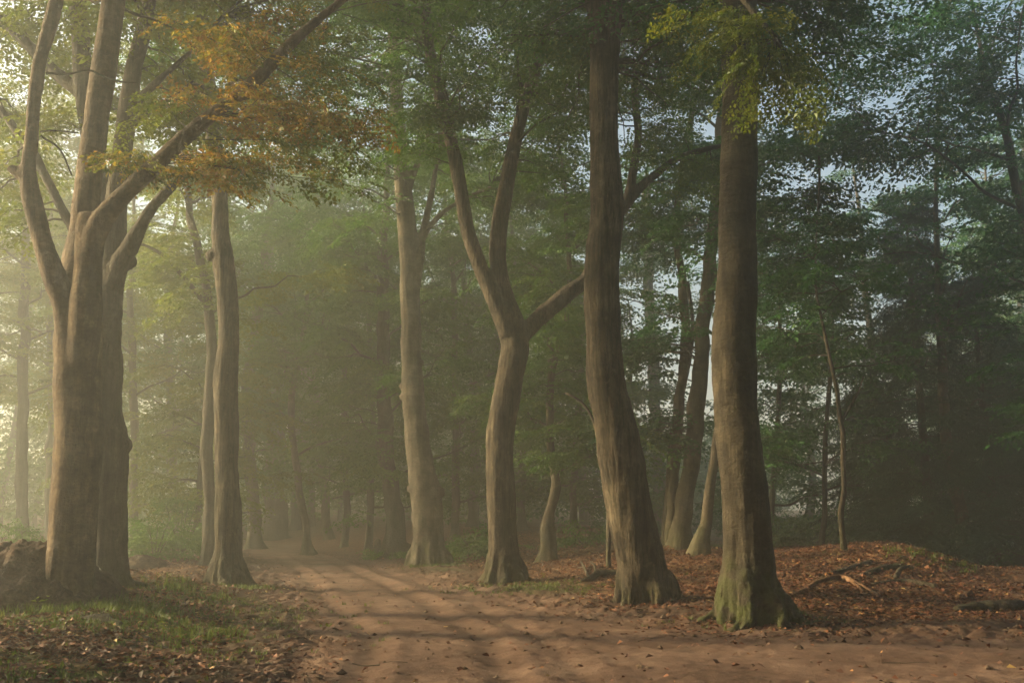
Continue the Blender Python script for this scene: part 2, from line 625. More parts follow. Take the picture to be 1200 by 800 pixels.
def extend(rows, top, r_end=.05, lean=.35, wob=.25, r=rng):
    """carry a stem on above the last measured point up to height top"""
    rows = list(map(np.array, rows))
    p, q = rows[-2][:3], rows[-1][:3]
    d = (q - p) / np.linalg.norm(q - p)
    n = max(2, int((top - q[2]) / 1.3))
    if top <= q[2] + .5:
        return np.array(rows)
    r0 = rows[-1][3]
    z0 = q[2]
    cur = q.copy()
    for k in range(n):
        d = d * .75 + np.array([0, 0, 1.0]) * .25 + r.normal(size=3) * .05
        d /= np.linalg.norm(d)
        cur = cur + d * (top - z0) / n / max(.6, d[2])
        rows.append(np.array([*cur, max(r_end, r0 + (r_end - r0) * ((k + 1) / n) ** .8)]))
    return np.array(rows)

def hero(name, label, Y, stems, bark, origin_px, roots=6, root_len=.75, top=18, voxel=.034, cat='tree', group=None,
         bump=.022, ridge=0.0, moss_h=.9, moss_k=.8, knobs=(), seed=1, flare_px=None, limb_name='limb', root_r=.34, root_h=1.0, flute=1.0):
    """One tree from measured stems: stems[0] is the trunk, the others its limbs.  The stems are fused into one skin, then cut into
    a trunk and its limbs along the forks."""
    r = np.random.default_rng(seed)
    base = hit(*origin_px) if Y is None else np.array([*W(origin_px[0], origin_px[1], Y)[:2], 0])
    if Y is None:
        Y = base[1]
    base[2] = ground_at(base[0], base[1])
    B = Buf()
    sk, owner = [], []
    for k, st in enumerate(stems):
        rows = px_rows(st['p'], Y)
        if k == 0 and st.get('base', True):
            b0 = rows[0].copy()
            b0[2] = base[2] - .35
            rows = np.vstack([b0, rows])
        t = st.get('top', top if k == 0 else None)
        if t:
            rows = extend(rows, t, st.get('rend', .06), r=r)
        dense = catmull(rows, .12)
        B.tube(dense, 20)
        sk.append(dense); owner.append(np.full(len(dense), k))
    # buttress roots
    tr = sk[0]
    rb = tr[np.argmin(np.abs(tr[:, 2] - (base[2] + .25))), 3]
    ph = r.uniform(0, 2 * PI)
    for k in range(roots):
        a = ph + 2 * PI * k / roots + r.uniform(-.3, .3)
        ln = root_len * r.uniform(.7, 1.35)
        d = np.array([math.cos(a), math.sin(a), 0])
        pts = []
        for t, hz, rr in ((.35, .85, .55), (.72, .42, .62), (1.0, .16, .56), (1.35, .02, .42), (1.8, -.07, .28), (2.3, -.15, .12)):
            dist = rb * min(t, 1.0) + max(0, t - 1) * ln * .75
            pp = tr[0, :3] * 0 + np.array([base[0], base[1], 0]) + d * dist
            xx = np.interp(base[2] + hz, tr[:12, 2], tr[:12, 0]); yy = np.interp(base[2] + hz, tr[:12, 2], tr[:12, 1])
            cx = np.array([xx, yy, 0]) if t < 1 else np.array([tr[2, 0], tr[2, 1], 0])
            pp = cx + d * dist
            pp[2] = ground_at(pp[0], pp[1]) + hz * root_h * (.8 + .5 * rb) * r.uniform(.85, 1.15)
            pts.append([*pp, rr * root_r / .34 * rb * .72])
        B.tube(catmull(pts, .1), 12)
    for (kx, ky, kr) in knobs:
        c = W(kx, ky, Y)
        c = c + np.array([0, -.05, 0])
        rr = kr * camdepth(c) / F
        B.tube(np.array([[c[0] - rr * .9, c[1], c[2], rr * .35], [c[0] - rr * .4, c[1], c[2], rr * .85], [c[0] + rr * .3, c[1], c[2], rr], [c[0] + rr * .9, c[1], c[2], rr * .5]]), 12)
    V, NO, Q, T = remesh(*B.arrays(), voxel)
    # swellings, hollows and grain of the wood
    lump = fbm3(V * np.array([1.3, 1.3, .8]) + seed * 5.1, 3)
    wr = fbm3(V * np.array([3.0, 3.0, 9.0]) + seed * 2.7, 3)
    fl = fbm3(V * np.array([6.0, 6.0, .55]) + seed, 3)
    big = np.clip((base[2] + 14 - V[:, 2]) / 10, .25, 1)
    fl2 = fbm3(V * np.array([3.2, 3.2, .35]) + seed + 40, 3)
    low = np.exp(-np.clip(V[:, 2] - base[2], 0, None) / .9)
    disp = bump * big * (1.5 * lump + .30 * wr) + ridge * big * fl + flute * low * (.055 * fl2 + .03 * fl)
    V = V + NO * disp[:, None]
    hgt = V[:, 2] - base[2]
    moss = moss_k * sstep(moss_h, 0.0, hgt + .35 * fbm3(V * 2.5, 3)) * sstep(-.45, .35, fbm3(V * 5.0 + 3, 4) + .2)
    moss = np.clip(moss + .35 * moss_k * sstep(.25, .6, fbm3(V * np.array([1.2, 1.2, .5]) + 31, 4)) * sstep(6, 1, hgt), 0, 1)
    root = empty(name, base, label, cat, group)
    # which stem each face belongs to
    SK = np.vstack(sk); OW = np.concatenate(owner)
    if len(stems) > 1:
        fc = V[Q].mean(1)
        own = np.zeros(len(fc), int)
        for a in range(0, len(fc), 4000):
            d = np.linalg.norm(fc[a:a + 4000, None, :] - SK[None, :, :3], axis=2) - SK[None, :, 3] * .95
            own[a:a + 4000] = OW[np.argmin(d, 1)]
    else:
        own = np.zeros(len(Q), int)
    merge = {k: st.get('part', k) for k, st in enumerate(stems)}
    own = np.array([merge[k] for k in range(len(stems))])[own]
    # smooth normals shared across the cut
    me_all = mesh_np('tmp', V, Q, T)
    nrm = np.zeros(len(V) * 3, np.float32)
    me_all.vertices.foreach_get('normal', nrm)
    nrm = nrm.reshape(-1, 3)
    bpy.data.meshes.remove(me_all)
    for k in sorted(set(own)):
        f = Q[own == k]
        if len(f) < 8: continue
        used, inv = np.unique(f, return_inverse=True)
        me = mesh_np('trunk' if k == 0 else limb_name, V[used] - base, inv.reshape(-1, 4), None, (bark,))
        vattr(me, 'moss', moss[used])
        me.normals_split_custom_set_from_vertices([tuple(map(float, v)) for v in nrm[used]])
        o = obj('trunk' if k == 0 else limb_name, me, root)
        lb = stems[k].get('label')
        if lb: o['label'] = lb
    return root, base, Y, sk, r

def ell_targets(n, c, rad, r, zmin=None, zmax=None, shell=.5):
    u = r.normal(size=(n, 3))
    u /= np.linalg.norm(u, axis=1)[:, None]
    q = (shell ** 3 + (1 - shell ** 3) * r.random(n)) ** (1 / 3)
    P = np.asarray(c) + u * q[:, None] * np.asarray(rad)
    if zmin is not None: P = P[P[:, 2] > zmin]
    if zmax is not None: P = P[P[:, 2] < zmax]
    return P

def px_targets(n, px, py, rx, ry, Y, dY, r):
    out = []
    while len(out) < n:
        a, b = r.uniform(-1, 1, 2)
        if a * a + b * b > 1: continue
        out.append(W(px + a * rx, py + b * ry, Y + r.uniform(-dY, dY)))
    return np.array(out)

def add_crown(root, base, sk, targets, r, mat, kind='near', name='crown', label=None, **kw):
    skel = np.vstack(sk)
    skel = skel[skel[:, 2] > base[2] + kw.pop('from_z', 3.0)]
    B, q, rn = grow_crown(skel, targets, r, kind, **kw)
    me = crown_mesh(name, B, q, rn, mat, base)
    o = obj(name, me, root)
    if label: o['label'] = label
    return o

# ================================================================== the great beeches and oaks along the track
R2 = np.random.default_rng

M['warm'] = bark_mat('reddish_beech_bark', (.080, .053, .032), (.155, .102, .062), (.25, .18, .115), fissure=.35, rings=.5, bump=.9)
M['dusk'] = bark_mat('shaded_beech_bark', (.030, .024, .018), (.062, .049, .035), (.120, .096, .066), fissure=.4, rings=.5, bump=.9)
# ---- A: many-stemmed beech on the left bank, lit along its edge
A_st = [
    dict(p=[(79, 706, 66), (80, 688, 60), (83, 655, 58), (86, 600, 57), (90, 540, 55), (92, 480, 55), (93, 430, 55), (92, 395, 55), (92, 360, 50, .10), (93, 320, 44, .2), (99, 270, 34, .3), (104, 210, 31, .3), (113, 140, 29, .3), (122, 80, 28, .3), (131, 20, 26, .3), (136, -20, 25, .3)], top=19),
    dict(p=[(90, 470, 26, .0), (88, 425, 34, -.06), (83, 390, 35, -.14), (75, 355, 29, -.22), (62, 320, 26, -.28), (50, 285, 25, -.3), (41, 250, 24, -.3), (35, 222, 22, -.3), (33, 195, 19, -.3), (37, 165, 18, -.3), (40, 125, 16, -.3), (46, 75, 16, -.3), (57, 35, 16, -.3), (66, 0, 15, -.3), (76, -40, 14, -.3)], top=16, base=False),
    dict(p=[(93, 520, 30, .0), (95, 460, 38, -.06), (98, 400, 37, -.2), (101, 350, 34, -.34), (104, 300, 31, -.42), (106, 262, 30, -.42), (107, 251, 29, -.42)], base=False),
    dict(p=[(103, 345, 22, -.36), (106, 308, 27, -.44), (112, 274, 27, -.5), (126, 250, 25, -.52), (144, 230, 22, -.55), (166, 208, 20, -.6), (200, 176, 18.5, -.6), (240, 142, 17, -.6), (280, 111, 15.5, -.6), (310, 84, 13.5, -.6), (340, 52, 12, -.6), (372, 24, 10.5, -.6), (400, 2, 9.5, -.6), (425, -20, 9, -.6), (470, -60, 8, -.6)], base=False),
    dict(p=[(40, 215, 18, -.3), (28, 207, 17, -.3), (17, 200, 14, -.3), (11, 196, 12, -.3)], base=False, part=1),
]
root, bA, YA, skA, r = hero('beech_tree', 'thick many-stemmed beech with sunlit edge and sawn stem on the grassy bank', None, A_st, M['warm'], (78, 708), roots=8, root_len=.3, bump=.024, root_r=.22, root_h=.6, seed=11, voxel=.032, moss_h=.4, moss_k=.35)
# small dead twigs on the stems
for pts in ([(54, 86, 3), (80, 87, 2.6), (103, 82, 2.4), (122, 90, 2), (142, 96, 2), (160, 97, 1.4)], [(48, 160, 3), (70, 175, 2.4), (84, 205, 1.8)], [(47, 155, 2.5), (60, 153, 2), (92, 156, 1.5)]):
    rows = px_rows(pts, YA - .35)
    V, Q, T = tube(catmull(rows, .08), 6)
    me = mesh_np('twig', V - bA, Q, T, (M['twig'],)); vattr(me, 'moss', np.zeros(len(V)))
    obj('twig', me, root)
t = np.vstack([ell_targets(187, (bA[0] - .5, bA[1] + 1.6, 14.2), (6.0, 4.2, 5.0), r, zmin=9.6)])
add_crown(root, bA, skA, t, r, M['lime'], 'near', per=5)
# orange turning leaves hanging from the long slanting limb
t = np.vstack([px_targets(10, 340, 110, 75, 60, YA - .4, 1.3, r), px_targets(7, 250, 90, 90, 60, YA, 1.0, r), px_targets(7, 300, 190, 75, 28, YA - .3, 1.0, r),
               px_targets(7, 205, 195, 60, 22, YA - .2, .9, r), px_targets(7, 395, 150, 45, 40, YA - .4, 1.0, r), px_targets(6, 300, 40, 110, 40, YA, 1.2, r), px_targets(3, 150, 185, 22, 18, YA - .2, .4, r)])
add_crown(root, bA, [skA[3]], t, r, M['autumn'], 'near', name='autumn_foliage', label='orange and yellow turning leaves under the slanting limb', per=6, slen=.66, r0=.009, lift=.06, droop=-.3, flat=.5)

t = np.vstack([px_targets(8, 330, 120, 110, 75, YA - .2, 1.2, r), px_targets(5, 380, 200, 50, 30, YA, 1.0, r), px_targets(4, 200, 150, 50, 50, YA, .8, r)])
add_crown(root, bA, [skA[3]], t, r, M['lime'], 'near', name='green_foliage', label='still green leaves mixed among the orange ones', per=6, slen=.66, r0=.009, lift=.06, droop=-.25, flat=.4)

# ---- B: beech close behind A
YB = YA + 2.6
B_st = [
    dict(p=[(128, 692, 58), (127, 670, 50), (126, 640, 46), (126, 590, 46), (128, 545, 45), (129, 515, 44), (124, 480, 36), (125, 440, 37), (126, 400, 32), (128, 355, 31), (132, 305, 31), (134, 260, 26), (139, 215, 25), (146, 160, 22), (152, 120, 22), (157, 80, 19), (167, 40, 18), (176, -10, 17)], top=18),
    dict(p=[(134, 335, 24, -.1), (142, 305, 22, -.2), (152, 290, 20, -.25), (164, 268, 17, -.3), (180, 242, 14, -.3), (204, 216, 11, -.3), (225, 196, 8, -.3), (245, 178, 6, -.3)], base=False),
    dict(p=[(130, 260, 22, .2), (118, 210, 22, .4), (106, 160, 22, .6), (98, 100, 22, .7), (95, 50, 21, .7), (90, 0, 20, .7), (86, -30, 19, .7)], top=17, base=False),
    dict(p=[(116, 165, 14, .5), (100, 118, 16, .7), (78, 96, 15, .8), (55, 76, 14, .9), (28, 48, 13, .9), (0, 22, 12, .9), (-40, -10, 11, .9)], base=False),
    dict(p=[(120, 320, 15, .3), (98, 285, 14, .4), (80, 258, 13, .5), (68, 234, 12.5, .5), (54, 208, 12, .5), (38, 178, 11, .5), (24, 160, 10, .5), (0, 128, 9, .5), (-30, 100, 7, .5)], base=False),
    dict(p=[(143, 182, 12, .0), (152, 150, 9, -.1), (166, 138, 8, -.2), (182, 126, 7, -.2), (205, 112, 6, -.2), (228, 94, 5, -.2)], base=False),
    dict(p=[(150, 130, 12, .0), (164, 116, 10, -.1), (180, 100, 9, -.2), (200, 82, 8, -.2), (220, 64, 7, -.2), (238, 46, 6, -.2), (262, 18, 5, -.2)], base=False),
]
root, bB, YB, skB, r = hero('beech_tree', 'beech with a mounded root flare standing close behind the many-stemmed beech', YB, B_st, M['dark'], (130, 688), roots=8, root_len=.55, bump=.03, seed=12, voxel=.034, moss_h=.6, moss_k=.5, knobs=((146, 522, 12), (150, 308, 11)), root_r=.22, root_h=.5)
t = np.vstack([ell_targets(119, (bB[0], bB[1] + 1, 14.5), (5.0, 4.5, 4.6), r, zmin=10), px_targets(26, 30, 90, 90, 80, YB + 1.5, 1.4, r), px_targets(18, 210, 110, 60, 50, YB + 1, 1.2, r), px_targets(10, 20, 230, 40, 60, YB + 2, 1.0, r)])
add_crown(root, bB, skB, t, r, M['lime'], 'near', per=5)

# ---- D: straight rough trunk at the road's left edge
D_st = [dict(p=[(268, 684, 44), (268, 668, 37), (269, 640, 33), (267, 600, 31), (266, 550, 28), (266, 500, 27), (264, 450, 28), (266, 422, 26), (268, 400, 24), (266, 350, 25), (264, 325, 24), (261, 300, 24), (259, 275, 21), (258, 250, 20), (256, 220, 19), (249, 150, 18), (242, 80, 17), (234, 0, 16)], top=20),
        dict(p=[(258, 130, 9), (272, 95, 8), (290, 60, 7), (312, 20, 6), (330, -20, 5)], base=False)]
root, bD, YD, skD, r = hero('oak_tree', 'slim fissured trunk with one knobbly bulge beside the narrow end of the grass verge', None, D_st, M['oak'], (268, 685), roots=6, root_len=.4, bump=.026, ridge=.018, seed=13, voxel=.03, moss_h=.5, moss_k=.4, knobs=((248, 300, 7.5), (253, 452, 4)))
t = np.vstack([ell_targets(102, (bD[0], bD[1], 14.5), (4.4, 4.2, 4.6), r, zmin=10), px_targets(14, 250, 60, 80, 60, YD, 1.5, r)])
add_crown(root, bD, skD, t, r, M['green'], 'near', per=5)

M['pale'] = bark_mat('pale_beech_bark', (.075, .060, .043), (.145, .117, .083), (.24, .195, .14), fissure=.3, rings=.5, bump=.8)
# ---- E: smooth pale knotted beech
E_st = [dict(p=[(503, 662, 50), (503, 650, 42), (502, 622, 37), (500, 590, 37), (498, 570, 36), (494, 550, 32), (489, 510, 28), (486, 480, 27), (484, 452, 26), (482, 420, 25), (482, 380, 24), (480, 350, 23), (479, 300, 23), (476, 255, 22), (471, 205, 19), (467, 150, 17), (464, 100, 15), (461, 40, 14), (459, -10, 13)], top=21),
        dict(p=[(482, 365, 14), (488, 330, 11), (493, 298, 10), (496, 272, 9), (502, 245, 7.5), (507, 220, 6.5), (512, 190, 6), (517, 165, 5)], base=False),
        dict(p=[(494, 285, 7), (502, 268, 6.5), (515, 253, 6), (532, 240, 5), (555, 228, 4.5), (580, 218, 4)], base=False),
        dict(p=[(478, 225, 9), (484, 205, 8), (492, 185, 7), (500, 160, 6), (506, 130, 5)], base=False)]
root, bE, YE, skE, r = hero('beech_tree', 'smooth pale beech with knots and a swollen foot standing where the track bends away', None, E_st, M['pale'], (503, 662), roots=7, root_len=.3, bump=.04, root_r=.26, seed=14, voxel=.036, moss_h=.8, moss_k=.6, knobs=((514, 577, 8), (483, 573, 6), (472, 452, 4.5), (473, 465, 5), (493, 425, 5), (483, 352, 6)))
t = np.vstack([ell_targets(153, (bE[0], bE[1], 15.5), (6.0, 5.0, 5.5), r, zmin=10.5), px_targets(14, 440, 60, 60, 60, YE - .5, 1.5, r), px_targets(12, 560, 230, 45, 40, YE + .5, 1.5, r)])
add_crown(root, bE, skE, t, r, M['green'], 'mid', per=5, slen=1.0)

# ---- F: S-curved forking oak
F_st = [dict(p=[(594, 680, 48), (593, 668, 40), (590, 640, 35), (588, 600, 35), (586, 550, 33), (587, 510, 33), (593, 470, 33), (600, 430, 32), (604, 405, 33), (600, 380, 33), (592, 352, 25), (586, 325, 22), (583, 298, 21), (586, 258, 20), (595, 210, 18), (604, 165, 16), (617, 115, 14.5), (634, 60, 14), (646, 15, 13), (655, -25, 12)], top=19),
        dict(p=[(598, 392, 26, -.1), (588, 370, 22, -.15), (577, 345, 20, -.2), (563, 313, 18.5, -.2), (551, 280, 17.5, -.2), (544, 250, 17, -.2), (538, 212, 16.5, -.2), (530, 172, 15.5, -.2), (521, 135, 15, -.2), (511, 95, 14, -.2), (503, 55, 12.5, -.2), (499, 25, 11.5, -.2), (495, -20, 11, -.2)], top=18, base=False),
        dict(p=[(606, 398, 24, .1), (622, 382, 21, .2), (642, 364, 20, .3), (664, 345, 18.5, .5), (686, 328, 17, .7), (704, 295, 16, .9), (716, 265, 15, 1.0), (732, 240, 14, 1.1), (750, 220, 11, 1.2), (770, 203, 9.5, 1.2), (792, 187, 8, 1.2), (815, 178, 6.5, 1.2), (850, 170, 5, 1.2)], base=False),
        dict(p=[(730, 245, 12, 1.1), (738, 225, 11, 1.1), (742, 200, 10, 1.1), (748, 160, 9.5, 1.1), (745, 125, 9, 1.1), (744, 95, 8.5, 1.1), (750, 70, 7.5, 1.1), (764, 52, 6.5, 1.1), (785, 30, 5, 1.1)], base=False)]
root, bF, YF, skF, r = hero('oak_tree', 'curving oak that forks into two upright limbs and one long slanting limb', None, F_st, M['oak'], (594, 681), roots=7, root_len=.45, bump=.022, ridge=.014, seed=15, voxel=.032, moss_h=.9, moss_k=.6)
t = np.vstack([ell_targets(136, (bF[0] - .5, bF[1], 14.3), (5.2, 4.5, 4.6), r, zmin=9.5), px_targets(22, 570, 60, 80, 70, YF + .5, 1.4, r), px_targets(14, 505, 160, 50, 40, YF, 1.2, r), px_targets(14, 640, 150, 40, 60, YF + 1, 1.2, r), px_targets(16, 790, 180, 55, 60, YF + 1.5, 1.2, r), px_targets(8, 760, 120, 40, 40, YF + 1.5, 1.0, r)])
add_crown(root, bF, skF, t, r, M['green'], 'near', per=5)

# ---- G: leaning, fissured trunk in the middle
G_st = [dict(p=[(759, 702, 62), (758, 690, 59), (754, 672, 58), (750, 650, 56), (738, 600, 55), (730, 550, 54), (721, 500, 49), (711, 450, 45), (707, 400, 43), (705, 350, 43), (706, 300, 41), (711, 252, 39), (710, 205, 36), (708, 150, 34), (708, 100, 34), (709, 50, 36), (709, 10, 42), (709, -30, 38)], top=18),
        dict(p=[(704, 25, 20), (694, 5, 17), (682, -25, 15), (668, -60, 13)], base=False)]
root, bG, YG, skG, r = hero('oak_tree', 'leaning fissured oak trunk with an old seam at its foot at the track edge', None, G_st, M['oak'], (759, 703), roots=6, root_len=.3, bump=.022, ridge=.022, seed=16, voxel=.03, moss_h=.35, moss_k=.4, root_r=.28)
t = np.vstack([ell_targets(140, (bG[0], bG[1] + 2.5, 14), (5.0, 4.5, 4.5), r, zmin=9.8)])
add_crown(root, bG, skG, t, r, M['green'], 'near', per=5)

# ---- H: dark straight beech with a mossy foot
H_st = [dict(p=[(882, 720, 84), (880, 706, 73), (879, 690, 65), (878, 650, 59), (875, 600, 56), (870, 550, 54), (865, 500, 53), (861, 450, 51), (860, 400, 50), (862, 350, 48), (864, 300, 46), (864.5, 250, 44), (866, 190, 43), (867, 120, 42), (867, 60, 41), (867, 0, 40), (868, -40, 39)], top=19)]
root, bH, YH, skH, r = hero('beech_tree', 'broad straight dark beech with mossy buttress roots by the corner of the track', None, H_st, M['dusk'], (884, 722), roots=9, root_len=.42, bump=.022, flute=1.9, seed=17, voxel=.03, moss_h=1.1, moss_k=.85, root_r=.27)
t = np.vstack([ell_targets(153, (bH[0], bH[1] + 2.0, 14), (5.5, 4.5, 4.6), r, zmin=9.3), px_targets(9, 985, 35, 60, 50, YH + 1.5, 1.2, r)])
add_crown(root, bH, skH, t, r, M['cool'], 'near', per=5)
# brighter sprays hanging in front of the trunk
t = np.vstack([px_targets(13, 850, 45, 65, 40, YH - 2.5, .5, r), px_targets(8, 915, 100, 40, 25, YH - 2.5, .5, r), px_targets(4, 870, 105, 22, 25, YH - 2.5, .3, r)])
lowlimb = px_rows([(868, -120, 20), (862, -80, 13, -1.0), (850, -40, 10, -1.9), (875, 5, 7, -2.4), (910, 45, 5, -2.5)], YH)
add_crown(root, bH, [catmull(lowlimb, .15)], t, r, M['lime'], 'near', name='hanging_foliage', label='bright yellow-green leaves hanging low before the trunk', per=5, slen=.6, r0=.014, lift=.05, droop=-.3, flat=.5)
V, Q, T = tube(catmull(lowlimb, .12), 10)
me = mesh_np('limb', V - bH, Q, T, (M['beech'],)); vattr(me, 'moss', np.zeros(len(V)))
obj('limb', me, root)

# ================================================================== slimmer trees among and behind them
def slim_tree(name, label, stems, Y, bark='dark', H=None, crown=None, mat='green', kind='mid', cat='tree', group=None, seed=1, origin=None,
              nlimb=6, from_z=2.0, slen=1.0, per=5, moss=.3, rough=.012, r0=.022, roots=True, droop=-.18, lens=.35, lrise=.35, extra=()):
    """A tree measured by one or more slim stems; limbs are added at random above."""
    r = R2(seed)
    o0 = origin or stems[0][0][:2]
    base = W(o0[0], o0[1], Y)
    base[2] = ground_at(base[0], base[1])
    root = empty(name, base, label, cat, group)
    sk = []
    for k, st in enumerate(stems):
        rows = px_rows(st, Y)
        if k == 0 or st[0][1] > 560:
            b0 = rows[0].copy(); b0[2] = ground_at(b0[0], b0[1]) - .25; b0[3] *= 1.25
            if rows[0][2] - b0[2] > .45:
                b1 = rows[0].copy(); b1[2] = ground_at(b0[0], b0[1]) + .12; b1[3] *= 1.1
                rows = np.vstack([b0, b1, rows])
            else:
                rows = np.vstack([b0, rows])
        if H and k == 0:
            rows = extend(rows, base[2] + H, .03, r=r)
        d = catmull(rows, .16)
        d[:, :3] += .35 * d[:, 3:4] * np.stack([fbm3(d[:, :3] * .9 + 7 * k, 2), fbm3(d[:, :3] * .9 + 13 + k, 2), 0 * d[:, 0]], 1)
        sk.append(d)
        B = Buf()
        V, Q, T = tube(d, 14)
        c = np.repeat(d[:, :3], 14, 0)
        n = V[:len(c)] - c
        n /= np.linalg.norm(n, axis=1)[:, None] + 1e-9
        rad = np.repeat(d[:, 3], 14)
        V[:len(c)] += n * (rad * .16 * fbm3(V[:len(c)] * np.array([2.2, 2.2, 1.0]) + seed, 3))[:, None]
        if k == 0 and roots:
            # root flare
            hz = V[:, 2] - base[2]
            fl = np.exp(-np.clip(hz, 0, None) / .22)
            a = np.arctan2(V[:, 1] - d[0, 1], V[:, 0] - d[0, 0])
            V[:, :2] += (V[:, :2] - d[0, :2]) * (fl * (.35 + .35 * np.cos(a * 4 + seed)))[:, None]
        me = mesh_np('trunk' if k == 0 or st[0][1] > 560 else 'limb', V - base, Q, T, (M[bark],))
        hz = V[:, 2] - base[2]
        vattr(me, 'moss', np.clip(moss * sstep(1.2, 0, hz) + moss * .6 * sstep(.1, .5, fbm3(V * 1.5 + 3, 3)), 0, 1))
        obj('trunk' if k == 0 or st[0][1] > 560 else 'limb', me, root)
    tr = sk[0]
    zt = tr[:, 2]
    if crown:
        zlo, zhi, rx, n = crown
        limbs = []
        for k in range(nlimb):
            z = base[2] + zlo + (zhi - zlo) * (k + .3) / nlimb * .85 - .5
            i = int(np.argmin(np.abs(zt - z)))
            a = k * 2.4 + r.uniform(-.4, .4)
            fz = (k + .5) / nlimb
            ln = rx * (1.05 - .55 * fz) * r.uniform(.75, 1.1)
            p0 = tr[i, :3]
            dirn = np.array([math.cos(a), math.sin(a), lrise + .45 * fz + r.uniform(-.1, .1)])
            p1 = p0 + dirn * ln
            rows = branch_rows(p0, p1, min(tr[i, 3] * .45, .05), r, .08, 8)
            limbs.append(catmull(rows, .2))
        LB = Buf()
        for l in limbs: LB.tube(l, 7, True)
        if limbs:
            V, Q, T = LB.arrays()
            # limbs belong to the crown's branchwork
        tg = []
        for l in limbs:
            for q in range(max(2, n // max(1, nlimb))):
                t = r.uniform(lens, 1.0)
                p = l[int(t * (len(l) - 1)), :3]
                tg.append(p + np.array([r.normal(0, rx * .22), r.normal(0, rx * .22), r.normal(.0, .35)]))
        for q in range(n // 6):
            i = int(np.argmin(np.abs(zt - (base[2] + zhi))))
            tg.append(tr[i, :3] + r.normal(size=3) * np.array([rx * .3, rx * .3, .8]))
        for (ex, ey, erx, ery, edy, en) in extra:
            tg += list(px_targets(en, ex, ey, erx, ery, Y, edy, r))
        tg = np.array(tg)
        tg = tg[tg[:, 2] > base[2] + .6]
        skel = np.vstack(limbs + [tr[tr[:, 2] > base[2] + from_z]] if limbs else [tr])
        B, q, rn = grow_crown(skel, tg, r, kind, slen=slen, per=per, r0=r0, droop=droop, sides=4)
        if limbs: B.add(V, Q, T)
        me = crown_mesh('crown', B, q, rn, M[mat], base, M[bark])
        obj('crown', me, root)
    return root, base, sk, r

# shared-mesh copies of a tree
def copy_tree(root, loc, rz, s, label, group=None):
    c = root.copy(); COL.objects.link(c)
    c.location = loc; c.rotation_euler = (0, 0, rz); c.scale = (s, s, s)
    c['label'] = label
    if group: c['group'] = group
    for ch in root.children:
        d = ch.copy(); COL.objects.link(d); d.parent = c
    return c

# -- measured ones
slim_tree('beech_tree', 'three-stemmed slim beech leaning together on the bank between the leaning oak and the mossy beech',
          [[(796, 622, 26), (800, 600, 22), (806, 560, 20), (814, 500, 20), (820, 430, 19), (827, 360, 17), (834, 290, 15), (839, 220, 13), (845, 140, 11), (850, 60, 9)],
           [(786, 624, 14, .3), (787, 590, 12, .3), (791, 540, 12, .3), (797, 470, 12, .3), (803, 400, 11, .3), (800, 335, 10, .3), (793, 280, 9, .3), (796, 220, 8, .3), (806, 160, 7, .3), (816, 110, 6, .3)],
           [(779, 620, 8, .6), (784, 560, 7, .6), (789, 500, 6, .6), (806, 430, 5, .6), (812, 380, 5, .6), (806, 330, 4, .6)]],
          29.0, bark='beech', H=19, crown=(7.0, 17, 4.2, 100), mat='cool', seed=21, kind='mid', extra=[(790, 220, 60, 70, 1.5, 40), (760, 500, 40, 25, 1.2, 14), (750, 410, 40, 20, 1.2, 12)])
slim_tree('beech_tree', 'slim curved beech stem rising behind the mossy foot of the dark beech', [[(821, 634, 20), (826, 615, 14), (831, 580, 12), (835, 545, 11), (841, 510, 11), (849, 470, 10), (858, 420, 9), (866, 360, 8)]], 26.5, bark='beech', H=11, crown=(5, 10, 2.6, 50), mat='cool', seed=22, extra=[(905, 520, 20, 25, .8, 10)])
slim_tree('beech_tree', 'slender wavy beech with spread roots on the leafy bank behind the forked oak', [[(641, 622, 18), (645, 600, 12), (651, 575, 12), (648, 545, 10), (644, 500, 9), (645, 450, 9), (652, 415, 8), (662, 380, 7), (668, 330, 6), (664, 270, 6)]], 30.0, bark='beech', H=13, crown=(2.6, 12, 3.4, 110), mat='green', seed=23, droop=-.25, extra=[(650, 470, 60, 70, 1.5, 40), (640, 300, 60, 90, 1.5, 40)])
slim_tree('sapling', 'very thin crooked sapling close beside the foot of the leaning oak', [[(713, 632, 6), (713, 600, 5), (711, 570, 5), (703, 540, 4.5), (700, 510, 4), (693, 488, 3.5), (680, 470, 3), (662, 460, 2)]], 25.5, bark='beech', crown=None, seed=24, roots=False, cat='sapling')
slim_tree('sapling', 'thin bare-stemmed sapling with one side twig on top of the leafy hump', [[(989, 638, 8), (986, 615, 6), (985, 600, 6.5), (989, 575, 5.5), (988, 545, 5.5), (988, 510, 6.2), (984, 490, 5.2), (981, 460, 4.8), (975, 432, 4.4), (968, 400, 3.8), (962, 370, 3.2), (957, 345, 2.8), (955, 310, 2.4), (957, 270, 2)],
                      [(985, 496, 5), (992, 484, 4), (1001, 468, 3.2), (1007, 457, 2), (1012, 440, 1.4)]], 23.5, bark='dark', H=11, crown=(4.6, 10, 2.8, 40), mat='cool', seed=25, extra=[(940, 310, 70, 60, 1.5, 24), (940, 240, 60, 40, 1.5, 12)], nlimb=7, cat='sapling', roots=False, kind='mid', slen=.9, lrise=.12)
slim_tree('beech_tree', 'curving pale trunk half hidden among dark conifer boughs', [[(1131, 640, 20), (1127, 610, 16), (1121, 575, 15), (1112, 540, 14), (1107, 505, 13), (1105, 470, 12), (1104, 430, 10)]], 30.0, bark='beech', H=15, crown=(4.5, 13, 3.6, 60), mat='cool', seed=26)
